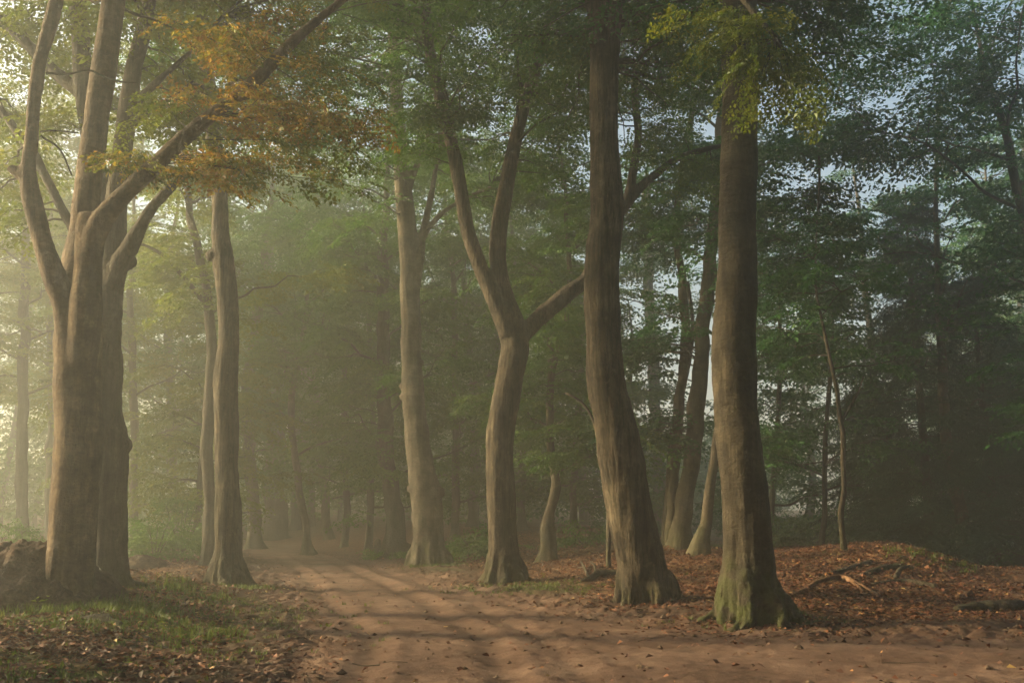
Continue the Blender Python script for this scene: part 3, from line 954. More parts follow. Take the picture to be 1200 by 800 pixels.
slim_tree('beech_tree', 'tall beech leaning in over the hollow with wide dark drooping boughs', [[(1262, 655, 28), (1256, 600, 22), (1246, 500, 18), (1232, 400, 15), (1212, 300, 12), (1192, 220, 10.5), (1180, 160, 9), (1168, 120, 7), (1150, 60, 5)]], 24.5, bark='dark', H=18, crown=(6.5, 16, 6.0, 80), mat='cool', seed=27, nlimb=12, slen=1.0, lens=.3, extra=[(1100, 45, 150, 75, 2.0, 46), (1165, 130, 60, 90, 2.0, 26), (1190, 280, 45, 60, 2.0, 16), (1010, 160, 80, 50, 2.0, 26), (1190, 400, 40, 120, 2, 14)])
slim_tree('beech_tree', 'twin-stemmed thin trunk standing just behind the knobbly fissured trunk',
          [[(246, 661, 20), (246, 640, 16), (245, 600, 14), (243, 550, 14), (243, 500, 15), (247, 450, 14), (248, 410, 13), (246, 370, 12), (241, 335, 11), (232, 295, 10), (224, 262, 9), (220, 230, 8), (212, 170, 7)],
           [(246, 362, 8), (232, 345, 6), (215, 325, 5), (198, 305, 4.5), (180, 292, 4), (160, 284, 3)]], 29.5, bark='dark', H=17, crown=(7.5, 16, 3.6, 80), mat='lime', seed=28, extra=[(190, 320, 50, 50, 1.2, 18)])
slim_tree('beech_tree', 'slender snaking trunk rising from the far edge of the track', [[(363, 652, 14), (360, 630, 10), (355, 600, 9), (350, 570, 8.5), (346, 535, 8), (342, 500, 8), (341, 470, 7.5), (346, 440, 7), (352, 410, 6)]], 41.0, bark='beech', H=14, crown=(4.0, 13, 4.4, 120), mat='green', seed=29, extra=[(340, 390, 60, 50, 2, 36), (310, 300, 60, 70, 2, 40)])
slim_tree('beech_tree', 'straight dusky trunk just behind the pale knotted beech, leafy boughs hanging from it', [[(466, 643, 32), (464, 628, 25), (461, 600, 22), (457, 570, 20), (453, 530, 19), (451, 490, 18), (450, 440, 16), (449, 380, 14), (448, 300, 12)]], 36.5, bark='dark', H=18, crown=(2.8, 16, 4.6, 140), mat='green', seed=30, nlimb=11, droop=-.4, extra=[(425, 440, 55, 30, 1.5, 30), (430, 535, 38, 35, 1.2, 24), (420, 350, 70, 50, 2, 30), (385, 300, 60, 60, 2, 25)])
slim_tree('birch_tree', 'pale thin trunk seen in gaps beyond the dark conifers', [[(1032, 630, 9), (1030, 560, 8.5), (1027, 480, 8), (1022, 410, 7.5), (1014, 340, 7), (1010, 280, 6)]], 44.0, bark='beech', H=18, crown=(9, 17, 3.2, 40), mat='cool', seed=31)
slim_tree('beech_tree', 'thick hazy trunk seen through the gap beside the leaning oak', [[(774, 606, 16), (770, 520, 14), (766, 450, 13.5), (763, 380, 13), (760, 300, 12), (758, 220, 11)]], 52.0, bark='dark', H=20, crown=(11, 19, 4.0, 36), mat='cool', seed=32, kind='far', slen=1.3)

# -- unmeasured woodland trees; each row: px of the foot, Y, height, crown from, radius, targets, leaf, bark width px, label
ROWS = [
    (-48, 38, 17, 8.0, 3.6, 44, 'lime', 20, 'yellow-green beech in bright mist at the edge of the clearing'),
    (28, 38, 19, 6.0, 4.5, 60, 'lime', 13, 'slim mist-bright tree glimpsed beyond the earth mound'),
    (62, 47, 21, 6.5, 5.0, 60, 'lime', 12, 'tree dissolving in bright haze behind the many-stemmed beech'),
    (160, 42, 18, 3.0, 4.6, 80, 'lime', 10, 'leafy hazed tree between the paired beeches and the fissured trunk'),
    (205, 50, 20, 5.0, 5.0, 70, 'green', 12, 'hazy tree over the round bushes by the verge'),
    (228, 36, 9, 1.6, 3.0, 50, 'lime', 7, 'small bushy understorey beech behind the twin-stemmed trunk'),
    (300, 47, 21, 7.0, 5.0, 60, 'green', 15, 'dim trunk at the dark mouth of the track beside the fissured trunk'),
    (322, 56, 22, 7.0, 5.5, 60, 'green', 27, 'broad dim trunk blocking the end of the track'),
    (348, 62, 22, 8.0, 5.5, 60, 'green', 13, 'faint straight trunk behind the snaking one'),
    (386, 52, 18, 3.5, 5.0, 80, 'green', 10, 'dim tree with low boughs over the bend of the track'),
    (404, 46, 17, 4.0, 4.4, 60, 'green', 8, 'thin dim trunk, first past the bend of the track'),
    (432, 43, 16, 3.2, 4.0, 60, 'green', 8, 'thin dim trunk with low leaves, next to the dusky trunk'),
    (531, 42, 18, 3.0, 4.6, 90, 'green', 9, 'shaded tree with low boughs between the knotted beech and the forked oak'),
    (556, 52, 20, 4.0, 5.0, 80, 'green', 12, 'hazed tree showing through the gap between the knotted beech and the forked oak, farther off'),
    (612, 44, 17, 2.6, 4.4, 90, 'green', 9, 'leafy shaded tree directly behind the forked oak'),
    (672, 40, 14, 1.8, 4.0, 90, 'green', 8, 'low-branched leafy beech behind the thin crooked sapling'),
    (690, 56, 21, 5.0, 5.0, 70, 'cool', 14, 'blue-hazed tree behind the leaning oak'),
    (742, 45, 12, 1.6, 3.6, 80, 'cool', 7, 'understorey beech spreading low boughs under the thick hazy trunk'),
    (905, 36, 12, 3.0, 3.6, 80, 'cool', 7, 'beech holding flat leaf layers beside the dark mossy beech'),
    (945, 54, 13, 2.5, 3.6, 60, 'cool', 10, 'misty tree above the pale forest path'),
    (962, 33, 11, 3.6, 3.6, 80, 'cool', 6, 'small beech with flat layered boughs behind the bare-stemmed sapling'),
    (1160, 40, 17, 3.0, 4.6, 90, 'cool', 9, 'shaded tree behind the conifer nearest the hollow'),
    (1240, 36, 17, 3.5, 5.0, 80, 'cool', 14, 'beech at the edge of view beyond the fallen dark log'),
]
for i, (px, Y, H, z0, rx, n, mat, w, label) in enumerate(ROWS):
    r = R2(300 + i)
    if px >= 680 and Y >= 42:
        H, n = min(H, 10.5), int(n * .4)
    elif px >= 840:
        n = int(n * .65)
    gy = hit(px, 640)[2] if False else 0
    X = (px - 600) / F * Y * (1.0 / CP) * .99
    g = ground_at(X, Y)
    # pixel row of the foot at that distance
    def py_of(z, Y=Y):
        a = math.atan2(z - CAMH, Y) - PITCH
        return 400 - F * math.tan(a)
    zz = [g + .1, g + 1.5, g + H * .3, g + H * .55]
    lean = r.normal(0, 6)
    st = [(px + lean * k / 3 + r.normal(0, 1.5) * k, py_of(z), w * (1.15 - .12 * k)) for k, z in enumerate(zz)]
    slim_tree('understorey_beech' if H < 13 else 'woodland_tree', label, [st], Y, bark='dark' if i % 3 else 'beech', H=H, crown=(z0 if px < 100 else max(1.4, z0 * .62), H - 1.2, rx, int(n * 1.9)), mat=mat, seed=400 + i, kind='mid' if Y < 45 else 'far',
              nlimb=14, slen=1.15 if Y < 45 else 1.5, lrise=.05 if H < 15 else .15, from_z=1.0, per=5, group='trees standing back in the wood')

# -- conifers
def conifer(px, Y, H, rad, label, seed, z0=.5):
    r = R2(seed)
    X = (px - 600) / F * Y / CP * .99
    g = ground_at(X, Y)
    base = np.array([X, Y, g])
    root = empty('conifer', base, label, 'conifer', 'dark conifers beyond the hollow')
    rows = np.array([[X, Y, g - .2, .17], [X + .03, Y, g + H * .3, .13], [X - .02, Y + .03, g + H * .65, .08], [X, Y, g + H, .02]])
    d = catmull(rows, .25)
    V, Q, T = tube(d, 10)
    me = mesh_np('trunk', V - base, Q, T, (M['dark'],)); vattr(me, 'moss', np.zeros(len(V)))
    obj('trunk', me, root)
    B = Buf(); pos, fw, ln, tn = [], [], [], []
    z = z0
    while z < H - .3:
        k = r.integers(5, 8)
        L = rad * (1 - (z / H)) ** 1.0 * r.uniform(.8, 1.1) + .25
        for j in range(k):
            a = r.uniform(0, 2 * PI)
            Lj = L * r.uniform(.7, 1.1)
            p0 = np.array([X, Y, g + z + r.uniform(-.1, .1)])
            p1 = p0 + np.array([math.cos(a) * Lj, math.sin(a) * Lj, -.18 * Lj + .05])
            br = branch_rows(p0, p1, .02, r, .06, 6)
            B.tube(br, 4, False)
            for t in np.arange(.25, 1.01, .34 / max(.6, Lj)):
                q = t * (len(br) - 1); a0 = int(min(q, len(br) - 2))
                P = br[a0, :3] + (br[a0 + 1, :3] - br[a0, :3]) * (q - a0)
                dd = br[a0 + 1, :3] - br[a0, :3]; dd = dd / np.linalg.norm(dd)
                for sgn in (-1, 1):
                    side = np.cross(dd, [0, 0, 1.0])
                    pos.append(P); fw.append(dd + side * sgn * .8 + np.array([0, 0, -.35])); ln.append(r.uniform(.7, 1.05)); tn.append(r.normal(0, .12))
        z += r.uniform(.34, .5)
    q, rn = place_sprays(np.array(pos), np.array(fw), np.array(ln), 'needle', r, np.array(tn), .3)
    me = crown_mesh('crown', B, q, rn, M['needle'], base)
    obj('crown', me, root)
for px, Y, H, rad, label, seed in ((1078, 31, 12.0, 2.5, 'tallest dark conifer with drooping boughs behind the fallen logs', 51), (1022, 33.5, 6.0, 1.7, 'short conifer with layered boughs at the brink of the mist', 52),
                                   (1152, 30.5, 9.5, 2.4, 'dense dark conifer beside the curving pale trunk', 53), (1198, 34, 8, 2.2, 'conifer at the far side of the worn hollow', 54)):
    conifer(px, Y, H, rad, label, seed)

# -- shrubs
def shrub(px, Y, h, rx, n, mat, label, seed, kind='mid', slen=.7, name='shrub'):
    r = R2(seed)
    X = (px - 600) / F * Y / CP * .99
    g = ground_at(X, Y)
    base = np.array([X, Y, g])
    root = empty(name, base, label, 'shrub', 'shrubs under the trees')
    stems = []
    for k in range(5):
        a = r.uniform(0, 2 * PI)
        rows = np.array([[X, Y, g - .1, .02], [X + .3 * rx * math.cos(a), Y + .3 * rx * math.sin(a), g + h * .45, .014], [X + .6 * rx * math.cos(a), Y + .6 * rx * math.sin(a), g + h * .85, .006]])
        stems.append(catmull(rows, .1))
    u = r.normal(size=(n, 3)); u /= np.linalg.norm(u, axis=1)[:, None]
    u[:, 2] = np.abs(u[:, 2])
    tg = base + u * (r.random(n) ** .4)[:, None] * np.array([rx, rx * .8, h])
    tg[:, 2] += .12
    B, q, rn = grow_crown(np.vstack(stems), tg, r, kind, slen=slen, per=4, r0=.01, sides=4, droop=-.1, flat=.5)
    me = crown_mesh('foliage', B, q, rn, M[mat], base)
    obj('foliage', me, root)
    SB = Buf()
    for s in stems: SB.tube(s, 6)
    V, Q, T = SB.arrays()
    me = mesh_np('stem', V - base, Q, T, (M['twig'],)); vattr(me, 'moss', np.zeros(len(V)))
    obj('stem', me, root)
for i, (px, Y, h, rx, n, mat, label) in enumerate((
        (192, 30, 1.3, 1.1, 40, 'green', 'round green bush in haze behind the root flare of the paired beech'),
        (222, 33, 2.0, 1.3, 50, 'green', 'taller hazy bush beside the twin-stemmed trunk'),
        (8, 28, 1.0, 1.4, 40, 'green', 'low misty bush beyond the earth mound'),
        (902, 36, 1.1, 1.5, 50, 'green', 'low green bush just past the dark mossy beech'),
        (965, 40, 1.4, 2.0, 60, 'green', 'green thicket along the pale forest path'),
        (1012, 38, 1.1, 1.6, 50, 'green', 'leafy low bush between the sapling and the conifers'),
        (1172, 31, 1.2, 1.5, 50, 'cool', 'dark leafy bush at the foot of the densest conifer'),
        (560, 33, .9, 1.4, 40, 'green', 'low shaded bush on the bank beside the knotted beech'),
        (684, 33, .6, 1.0, 24, 'green', 'small green clump on the crest of the leafy bank'),
        (462, 35, .45, .6, 14, 'green', 'small green clump at the foot of the dusky trunk'),
        (745, 40, 1.6, 2.0, 60, 'cool', 'blue-green thicket seen between the leaning oak and the three stems'),
        (870, 44, 1.5, 2.4, 60, 'cool', 'misty thicket behind the slim curved stem'))):
    shrub(px, Y, h, rx, n, mat, label, 600 + i)

SUNNY_OPEN = .3  # share of the added shade trees left out towards the sun
SHADE_TREES = []  # feet of the unseen trees added for shade
# -- the far wood: trunks and leaves merging in the haze, plus unseen shade trees
r = R2(77)
FB = Buf(); fp, ff, fl_, ft = [], [], [], []
def wood_tree(X, Y, H, rr, nsp, zlow, rho0, ln0=1.9, pole=True):
    g = ground_at(X, Y)
    ln = r.normal(0, .5, 2)
    if pole: FB.tube(np.array([[X, Y, g - .3, rr * 1.3], [X, Y, g + 1, rr], [X + ln[0], Y + ln[1], g + H * .5, rr * .8], [X + ln[0] * 1.5, Y + ln[1] * 1.5, g + H, rr * .25]]), 8, False)
    for q in range(nsp):
        a = r.uniform(0, 2 * PI); rho = r.uniform(.25, 1) * rho0
        z = g + r.uniform(zlow, H)
        rho *= math.sin(PI * min(1, max(.15, (z - g - zlow * .6) / (H - zlow * .6)))) ** .5
        fp.append([X + rho * math.cos(a), Y + rho * math.sin(a), z])
        ff.append([math.cos(a), math.sin(a), -.2]); fl_.append(ln0 * r.uniform(.8, 1.2)); ft.append(r.normal(0, .2))
# beyond everything else that can be told apart
for k in range(150):
    ang = r.uniform(-.78, .78)
    dist = r.uniform(62, 112)
    X, Y = math.sin(ang) * dist, math.cos(ang) * dist
    H = r.uniform(18, 25)
    if ang > .05 and r.random() < .3: continue
    if .08 < ang < .42:
        if .22 < ang < .38 or r.random() < .35: continue
        H = r.uniform(5, 9)      # an opening in the wood beyond the sapling
    wood_tree(X, Y, H, r.uniform(.14, .36) * (.6 if H < 13.5 else 1), 170, 1.0 if r.random() < .75 else H * .3, 5.4, pole=r.random() < .5)
# low growth under them
for k in range(1500):
    ang = r.uniform(-.8, .8); dist = r.uniform(56, 112)
    if .08 < ang < .4 and k % 3: continue
    X, Y = math.sin(ang) * dist, math.cos(ang) * dist
    g = ground_at(X, Y)
    for q in range(4):
        a = r.uniform(0, 2 * PI)
        fp.append([X + r.normal(0, .8), Y + r.normal(0, .8), g + r.uniform(.1, 4.5)]); ff.append([math.cos(a), math.sin(a), .1]); fl_.append(r.uniform(1.3, 2.2)); ft.append(r.normal(0, .2))
# unseen trees added behind and beside the viewer for shade, gapped for the sun
for k in range(700):
    az = r.uniform(-PI, PI); dist = 7 + 48 * r.random() ** .7
    X, Y = math.sin(az) * dist, math.cos(az) * dist
    deg = math.degrees(az)
    if -33 < deg < 35 or (Y > -3 and abs(X) < 7.5): continue
    overhead = Y > -3 and Y < 9
    if Y > 0 and abs(X) < .60 * Y + 7.0 and not overhead: continue
    if 30 < deg < 118 and not overhead and k % 4: continue      # fewer shade trees on that side, to let sky light in
    sunny = -122 < deg < -33
    lane = Y - .132 * abs(X)                 # where a sun ray past this tree crosses the middle of the view
    if sunny and lane > 5.5 and (dist < 20 or lane < 33 or r.random() < SUNNY_OPEN): continue
    if sunny and lane <= 5.5: sunny = False
    if any((X - u) ** 2 + (Y - v) ** 2 < 3.0 ** 2 for u, v in SHADE_TREES): continue
    SHADE_TREES.append((X, Y))
    H = r.uniform(17, 22)
    wood_tree(X, Y, H, r.uniform(.15, .35), 170, 10.0 if overhead else 9.0 if sunny else 4.5, 4.8, 1.8)
q, rn = place_sprays(np.array(fp), np.array(ff), np.array(fl_), 'far', r, np.array(ft), .4)
me = crown_mesh('far_wood_and_shade_trees', FB, q, rn, M['green'], (0, 0, 0), M['dark'])
tag(obj('far_wood_and_shade_trees', me), 'distant wood of hazy trunks and leaves fading into the mist, with unseen added shade trees', 'wood', kind='stuff')

# ================================================================== ground
def spaced(lo, hi, d0, grow):
    out = [lo]; d = d0
    while out[-1] < hi:
        out.append(out[-1] + d); d *= grow
    return np.array(out)
ys = [8.6]
while ys[-1] < 240: ys.append(ys[-1] * 1.0042 if ys[-1] < 45 else ys[-1] * 1.02)
ys = np.concatenate([-np.cumsum(np.array([2.0 * 1.3 ** k for k in range(14)]))[::-1] + 6, [6, 7, 8], np.array(ys)])
xd = np.arange(-13, 13.01, .055)
xo = spaced(13.06, 240, .08, 1.05)
xs = np.concatenate([-xo[::-1], xd, xo])
nx, ny = len(xs), len(ys)
GX, GY = np.meshgrid(xs, ys)
gx, gy = GX.ravel(), GY.ravel()
gz = terrain(gx, gy, True)
h0, dr, dl, sL, aL, aR = terrain_base(gx, gy)
road, inside = road_mask(gx, gy, dr, dl)
clear = 1 - sstep(38, 55, gy)                       # the track is lost in the wood further off
i = np.arange(ny - 1)[:, None] * nx; j = np.arange(nx - 1)[None, :]
Q = np.stack([i + j, i + j + 1, i + nx + j + 1, i + nx + j], -1).reshape(-1, 4)
wet = fbm2(gx, gy, .8, 4, .55, 6.0)
hollow_path = sstep(8.5, 10.5, gx - (gy - 22) * .3) * sstep(17, 19, gy) * (1 - sstep(27, 30, gy))
farpath = np.exp(-(((gx - 13.2) / 3.0) ** 2 + ((gy - 46) / 2.2) ** 2))
bare = np.clip(road + .85 * hollow_path * sstep(-.3, .4, wet) + farpath, 0, 1)
litter = np.clip(sstep(.3, 2.2, np.maximum(dr, 0) + .5 * fbm2(gx, gy, .9, 3, .5, 8.0)) * (1 - bare) + .85 * sstep(.3, 1.6, dl) * (1 - bare), 0, 1)
wv = .25 * fbm2(gx, gy, .16, 2, .5, 5.0)
rut = np.zeros(len(gx))
for off, wd in ((1.15, .22), (2.75, .24), (3.55, .15)):
    rut = np.maximum(rut, np.exp(-((sL - off - wv) / wd) ** 2))
for off, wd in ((1.0, .25), (2.6, .24)):
    rut = np.maximum(rut, np.exp(-((-dr - off - wv) / wd) ** 2) * sstep(2.5, 4.5, sL))
rut = np.clip(rut * road * sstep(-.45, .35, fbm2(gx, gy, 1.3, 4, .6, 51.0)) + .8 * np.exp(-((inside - .05) / .5) ** 2) * sstep(-.1, .4, fbm2(gx, gy, 1.9, 4, .6, 57.0)), 0, 1)
moss = np.zeros(len(gx))
for px, py, a, rx, ry in ((90, 725, 1.0, 1.6, .9), (180, 735, .8, 1.4, .7), (20, 775, 1.0, 1.6, .7), (250, 705, .7, 1.6, 1.6), (290, 690, .6, .8, 1.0), (515, 668, .9, 1.2, .9), (610, 690, .6, 1.2, 1.2), (885, 728, .9, 1.0, .7), (660, 690, .5, 2.4, .9), (960, 665, .5, 1.0, 1.0), (975, 640, .7, 1.2, .7), (300, 735, .5, 1.0, 1.4), (715, 640, .6, 2.0, .8), (690, 628, .5, 2.5, .8)):
    p = hit(px, py)
    moss += a * np.exp(-((gx - p[0]) / rx) ** 2 - ((gy - p[1]) / ry) ** 2)
moss = np.clip(moss * sstep(-.35, .45, fbm2(gx, gy, 2.2, 4, .6, 12.0)) + .9 * sstep(28, 40, gy) * (gx > 4) * sstep(-.2, .5, fbm2(gx, gy, .5, 3, .5, 3.0)), 0, 1) * (1 - road)

def ground_mat():
    m, nt, out = new_mat('forest_floor')
    L = nt.links
    v = mapping(nt, (1, 1, 1))
    a_road, a_lit, a_moss = attr(nt, 'bare'), attr(nt, 'litter'), attr(nt, 'mossy')
    n1 = noise(nt, v, .7, 5, .6); n2 = noise(nt, v, 6, 6, .65); n3 = noise(nt, v, 40, 4, .65); n4 = noise(nt, v, 2.0, 5, .6, 1.0)
    sand = ramp(nt, [(.32, (.088, .051, .037)), (.50, (.146, .086, .063)), (.68, (.215, .138, .103))]); L.new(n1, sand.inputs[0])
    s2 = ramp(nt, [(.36, (.55, .50, .46)), (.56, (1, 1, 1))]); L.new(n2, s2.inputs[0])
    sc_ = mix(nt, .7, sand.outputs[0], s2.outputs[0], 'MULTIPLY')
    s3 = ramp(nt, [(.33, (.60, .56, .54)), (.52, (1, 1, 1))]); L.new(n3, s3.inputs[0])
    sc_ = mix(nt, .55, sc_, s3.outputs[0], 'MULTIPLY')
    damp = ramp(nt, [(.56, (0, 0, 0)), (.68, (1, 1, 1))]); L.new(n4, damp.inputs[0])
    wetf = math_(nt, 'ADD', math_(nt, 'MULTIPLY', damp.outputs[0], .4), math_(nt, 'MULTIPLY', attr(nt, 'rut'), .75), True)
    sc_ = mix(nt, wetf, sc_, (.078, .044, .030))
    soil = ramp(nt, [(.30, (.028, .018, .012)), (.5, (.060, .036, .022)), (.7, (.105, .058, .033))]); L.new(n2, soil.inputs[0])
    vor = N(nt, 'ShaderNodeTexVoronoi'); vor.inputs['Scale'].default_value = 17; vor.inputs['Randomness'].default_value = 1
    L.new(v, vor.inputs['Vector'])
    sep = N(nt, 'ShaderNodeSeparateColor'); L.new(vor.outputs['Color'], sep.inputs[0])
    lf = ramp(nt, [(0, (.030, .018, .012)), (.35, (.075, .035, .018)), (.6, (.13, .055, .026)), (.85, (.19, .090, .042)), (1, (.24, .14, .075))]); L.new(sep.outputs[0], lf.inputs[0])
    litc = mix(nt, .75, soil.outputs[0], lf.outputs[0])
    base = mix(nt, a_lit, mix(nt, .5, soil.outputs[0], sc_), litc)
    k = math_(nt, 'ADD', a_road, math_(nt, 'MULTIPLY', math_(nt, 'SUBTRACT', n2, .5), .9))
    kk = ramp(nt, [(.35, (0, 0, 0)), (.65, (1, 1, 1))]); L.new(k, kk.inputs[0])
    base = mix(nt, kk.outputs[0], base, sc_)
    mc = ramp(nt, [(.35, (.030, .045, .010)), (.55, (.055, .075, .014)), (.7, (.095, .105, .022))]); L.new(n3, mc.inputs[0])
    base = mix(nt, math_(nt, 'MULTIPLY', a_moss, .85), base, mc.outputs[0])
    h = math_(nt, 'ADD', math_(nt, 'MULTIPLY', n2, .6), math_(nt, 'MULTIPLY', n3, .4))
    h = math_(nt, 'ADD', h, math_(nt, 'MULTIPLY', math_(nt, 'MULTIPLY', vor.outputs['Distance'], a_lit), .5))
    b = N(nt, 'ShaderNodeBump'); b.inputs['Strength'].default_value = .75; b.inputs['Distance'].default_value = .04
    L.new(h, b.inputs['Height'])
    p = N(nt, 'ShaderNodeBsdfPrincipled'); p.inputs['Roughness'].default_value = .93; p.inputs['Specular IOR Level'].default_value = .15
    L.new(base, p.inputs['Base Color']); L.new(b.outputs[0], p.inputs['Normal']); L.new(p.outputs[0], out.inputs[0])
    return m
M['ground'] = ground_mat()
GV = np.stack([gx, gy, gz], 1)
tmp = mesh_np('tmp', GV, Q); gn = np.zeros(len(GV) * 3, np.float32); tmp.vertices.foreach_get('normal', gn); gn = gn.reshape(-1, 3); bpy.data.meshes.remove(tmp)
fr = (road[Q].mean(1) > .5) & (gy[Q].mean(1) < 62) & (gy[Q].mean(1) > -6)
for nm, sel in (('ground', ~fr), ('dirt_road', fr)):
    used, inv = np.unique(Q[sel], return_inverse=True)
    me = mesh_np(nm, GV[used], inv.reshape(-1, 4), None, (M['ground'],))
    vattr(me, 'bare', (bare * np.maximum(clear, .0) + bare * 0)[used] if nm == 'ground' else bare[used])
    vattr(me, 'rut', rut[used]); vattr(me, 'litter', litter[used]); vattr(me, 'mossy', moss[used])
    me.normals_split_custom_set_from_vertices([tuple(map(float, v)) for v in gn[used]])
    tag(obj(nm, me), {'ground': 'leaf-strewn forest floor', 'dirt_road': 'sandy rutted forest track'}[nm], kind='structure')

# ================================================================== what lies on the ground
def litter_mat():
    m, nt, out = new_mat('fallen_leaf')
    r = ramp(nt, [(0, (.035, .018, .012)), (.3, (.085, .032, .018)), (.55, (.145, .050, .025)), (.75, (.215, .082, .034)), (.9, (.30, .15, .055)), (1, (.36, .25, .10))])
    nt.links.new(attr(nt, 'rnd'), r.inputs[0])
    p = N(nt, 'ShaderNodeBsdfPrincipled'); p.inputs['Roughness'].default_value = .7; p.inputs['Specular IOR Level'].default_value = .3
    nt.links.new(r.outputs[0], p.inputs['Base Color'])
    nt.links.new(p.outputs[0], out.inputs[0])
    return m
M['litter'] = litter_mat()

FEET = [bA, bB, bD, bE, bF, bG, bH]
def scatter_leaves(n, ylo, yhi, r):
    """candidate points, denser near the camera, kept by how much litter the place holds"""
    y = np.exp(r.uniform(math.log(ylo), math.log(yhi), n))
    x = y * r.uniform(-.60, .60, n)
    h0, dr, dl, sL, aL, aR = terrain_base(x, y)
    road, inside = road_mask(x, y, dr, dl)
    clump = sstep(-.35, .5, fbm2(x, y, 1.1, 3, .6, 21.0))
    hol = sstep(8.5, 10.5, x - (y - 22) * .3)
    dens = np.where(dr > 0, sstep(.3, 3.0, dr) * (.55 + .45 * clump) * (1 - .65 * hol), 0) + np.where(dl > 0, sstep(-.1, 1.5, dl) * (.12 + .55 * clump), 0)
    for bx, by, _ in FEET:
        dens = np.maximum(dens, .75 * np.exp(-(((x - bx) ** 2 + (y - by) ** 2) / 1.25 ** 2)) * (.4 + .6 * clump))
    dens = np.maximum(dens, .006 + .06 * np.exp(-((inside) / .8) ** 2))
    k = r.random(n) < dens
    return x[k], y[k]
r = R2(5)
lx, ly = scatter_leaves(330000, 9.0, 42, r)
lz = terrain(lx, ly, True)
n = len(lx)
yaw = r.uniform(0, 2 * PI, n); tilt = r.normal(0, .42, n); sz = np.clip(np.exp(r.normal(-2.78, .28, n)), .03, .12)
f = np.stack([np.cos(yaw), np.sin(yaw), tilt * .6], 1)
s = np.stack([-np.sin(yaw), np.cos(yaw), r.normal(0, .4, n)], 1)
c = np.stack([lx, ly, lz + .012 + .012 * r.random(n)], 1)
curl = r.uniform(-.1, .45, n) * sz
up = np.zeros((n, 3)); up[:, 2] = curl
P = np.stack([c - f * sz[:, None] * .5 + up * .4, c - s * sz[:, None] * .3 + up, c + f * sz[:, None] * .5 + up * .4, c + s * sz[:, None] * .3 + up], 1)
P[:, :, 2] = np.maximum(P[:, :, 2], (lz + .004)[:, None])
me = mesh_np('leaf_litter', P.reshape(-1, 3), np.arange(4 * n).reshape(-1, 4), None, (M['litter'],), smooth=False)
fattr(me, 'rnd', np.clip(r.beta(1.6, 2.2, n) + .22 * (r.random(n) < .10), 0, 1))
tag(obj('leaf_litter', me), 'brown and orange fallen beech leaves on the ground', 'fallen leaves', kind='stuff')

# grass tufts and moss-green blades on the verge
def grass(n_t, spots, r):
    P = []; rn = []
    for px, py, rx, ry, n, hh in spots:
        c = hit(px, py)
        for k in range(n):
            x = c[0] + r.normal(0, rx); y = c[1] + r.normal(0, ry)
            m_ = r.integers(5, 13)
            for q in range(m_):
                bx, by = x + r.normal(0, .035), y + r.normal(0, .035)
                a = r.uniform(0, 2 * PI); h = hh * r.uniform(.5, 1.2); w = .006 + .004 * r.random()
                ln = r.uniform(.15, .7) * h
                P.append((bx, by, a, h, w, ln)); rn.append(np.clip(r.normal(.5, .22), 0, 1))
    P = np.array(P)
    z = terrain(P[:, 0], P[:, 1], True)
    a = P[:, 2]; d = np.stack([np.cos(a), np.sin(a), 0 * a], 1); s = np.stack([-np.sin(a), np.cos(a), 0 * a], 1)
    b = np.stack([P[:, 0], P[:, 1], z - .01], 1)
    w = P[:, 4:5]; h = P[:, 3:4]; l = P[:, 5:6]
    upv = np.array([[0, 0, 1.0]])
    m0, m1 = b - s * w, b + s * w
    t0, t1 = b + upv * h * .6 + d * l * .35 - s * w * .7, b + upv * h * .6 + d * l * .35 + s * w * .7
    tip0, tip1 = b + upv * h * .95 + d * l - s * w * .15, b + upv * h * .95 + d * l + s * w * .15
    V = np.stack([m0, m1, t1, t0, tip1, tip0], 1).reshape(-1, 3)
    i = np.arange(len(P))[:, None] * 6
    Q = np.stack([i + np.array([[0, 1, 2, 3]]), i + np.array([[3, 2, 4, 5]])], 1).reshape(-1, 4)
    me = mesh_np('grass', V, Q, None, (M['grass'],), smooth=False)
    fattr(me, 'rnd', np.repeat(np.array(rn), 2))
    return me
me = grass(0, [(70, 716, .75, .35, 260, .16), (115, 712, .6, .3, 170, .16), (60, 735, .9, .4, 140, .09), (190, 735, .6, .4, 130, .11), (190, 690, .5, .5, 70, .14), (250, 710, .9, 1.2, 220, .07), (290, 690, .25, .4, 60, .11), (25, 780, .9, .4, 200, .05),
              (515, 664, .6, .5, 90, .10), (605, 686, .9, .5, 100, .08), (660, 690, 1.0, .5, 110, .08), (905, 722, .7, .3, 60, .07), (700, 632, 1.4, .6, 160, .14), (725, 630, .9, .5, 90, .14), (832, 640, .4, .4, 70, .16), (975, 640, .6, .4, 80, .10), (1085, 655, .6, .6, 60, .12), (290, 735, .8, 1.0, 90, .06), (220, 760, .9, .7, 90, .06)], R2(9))
tag(obj('grass', me), 'short green grass and moss blades along the verge', 'grass', kind='stuff')

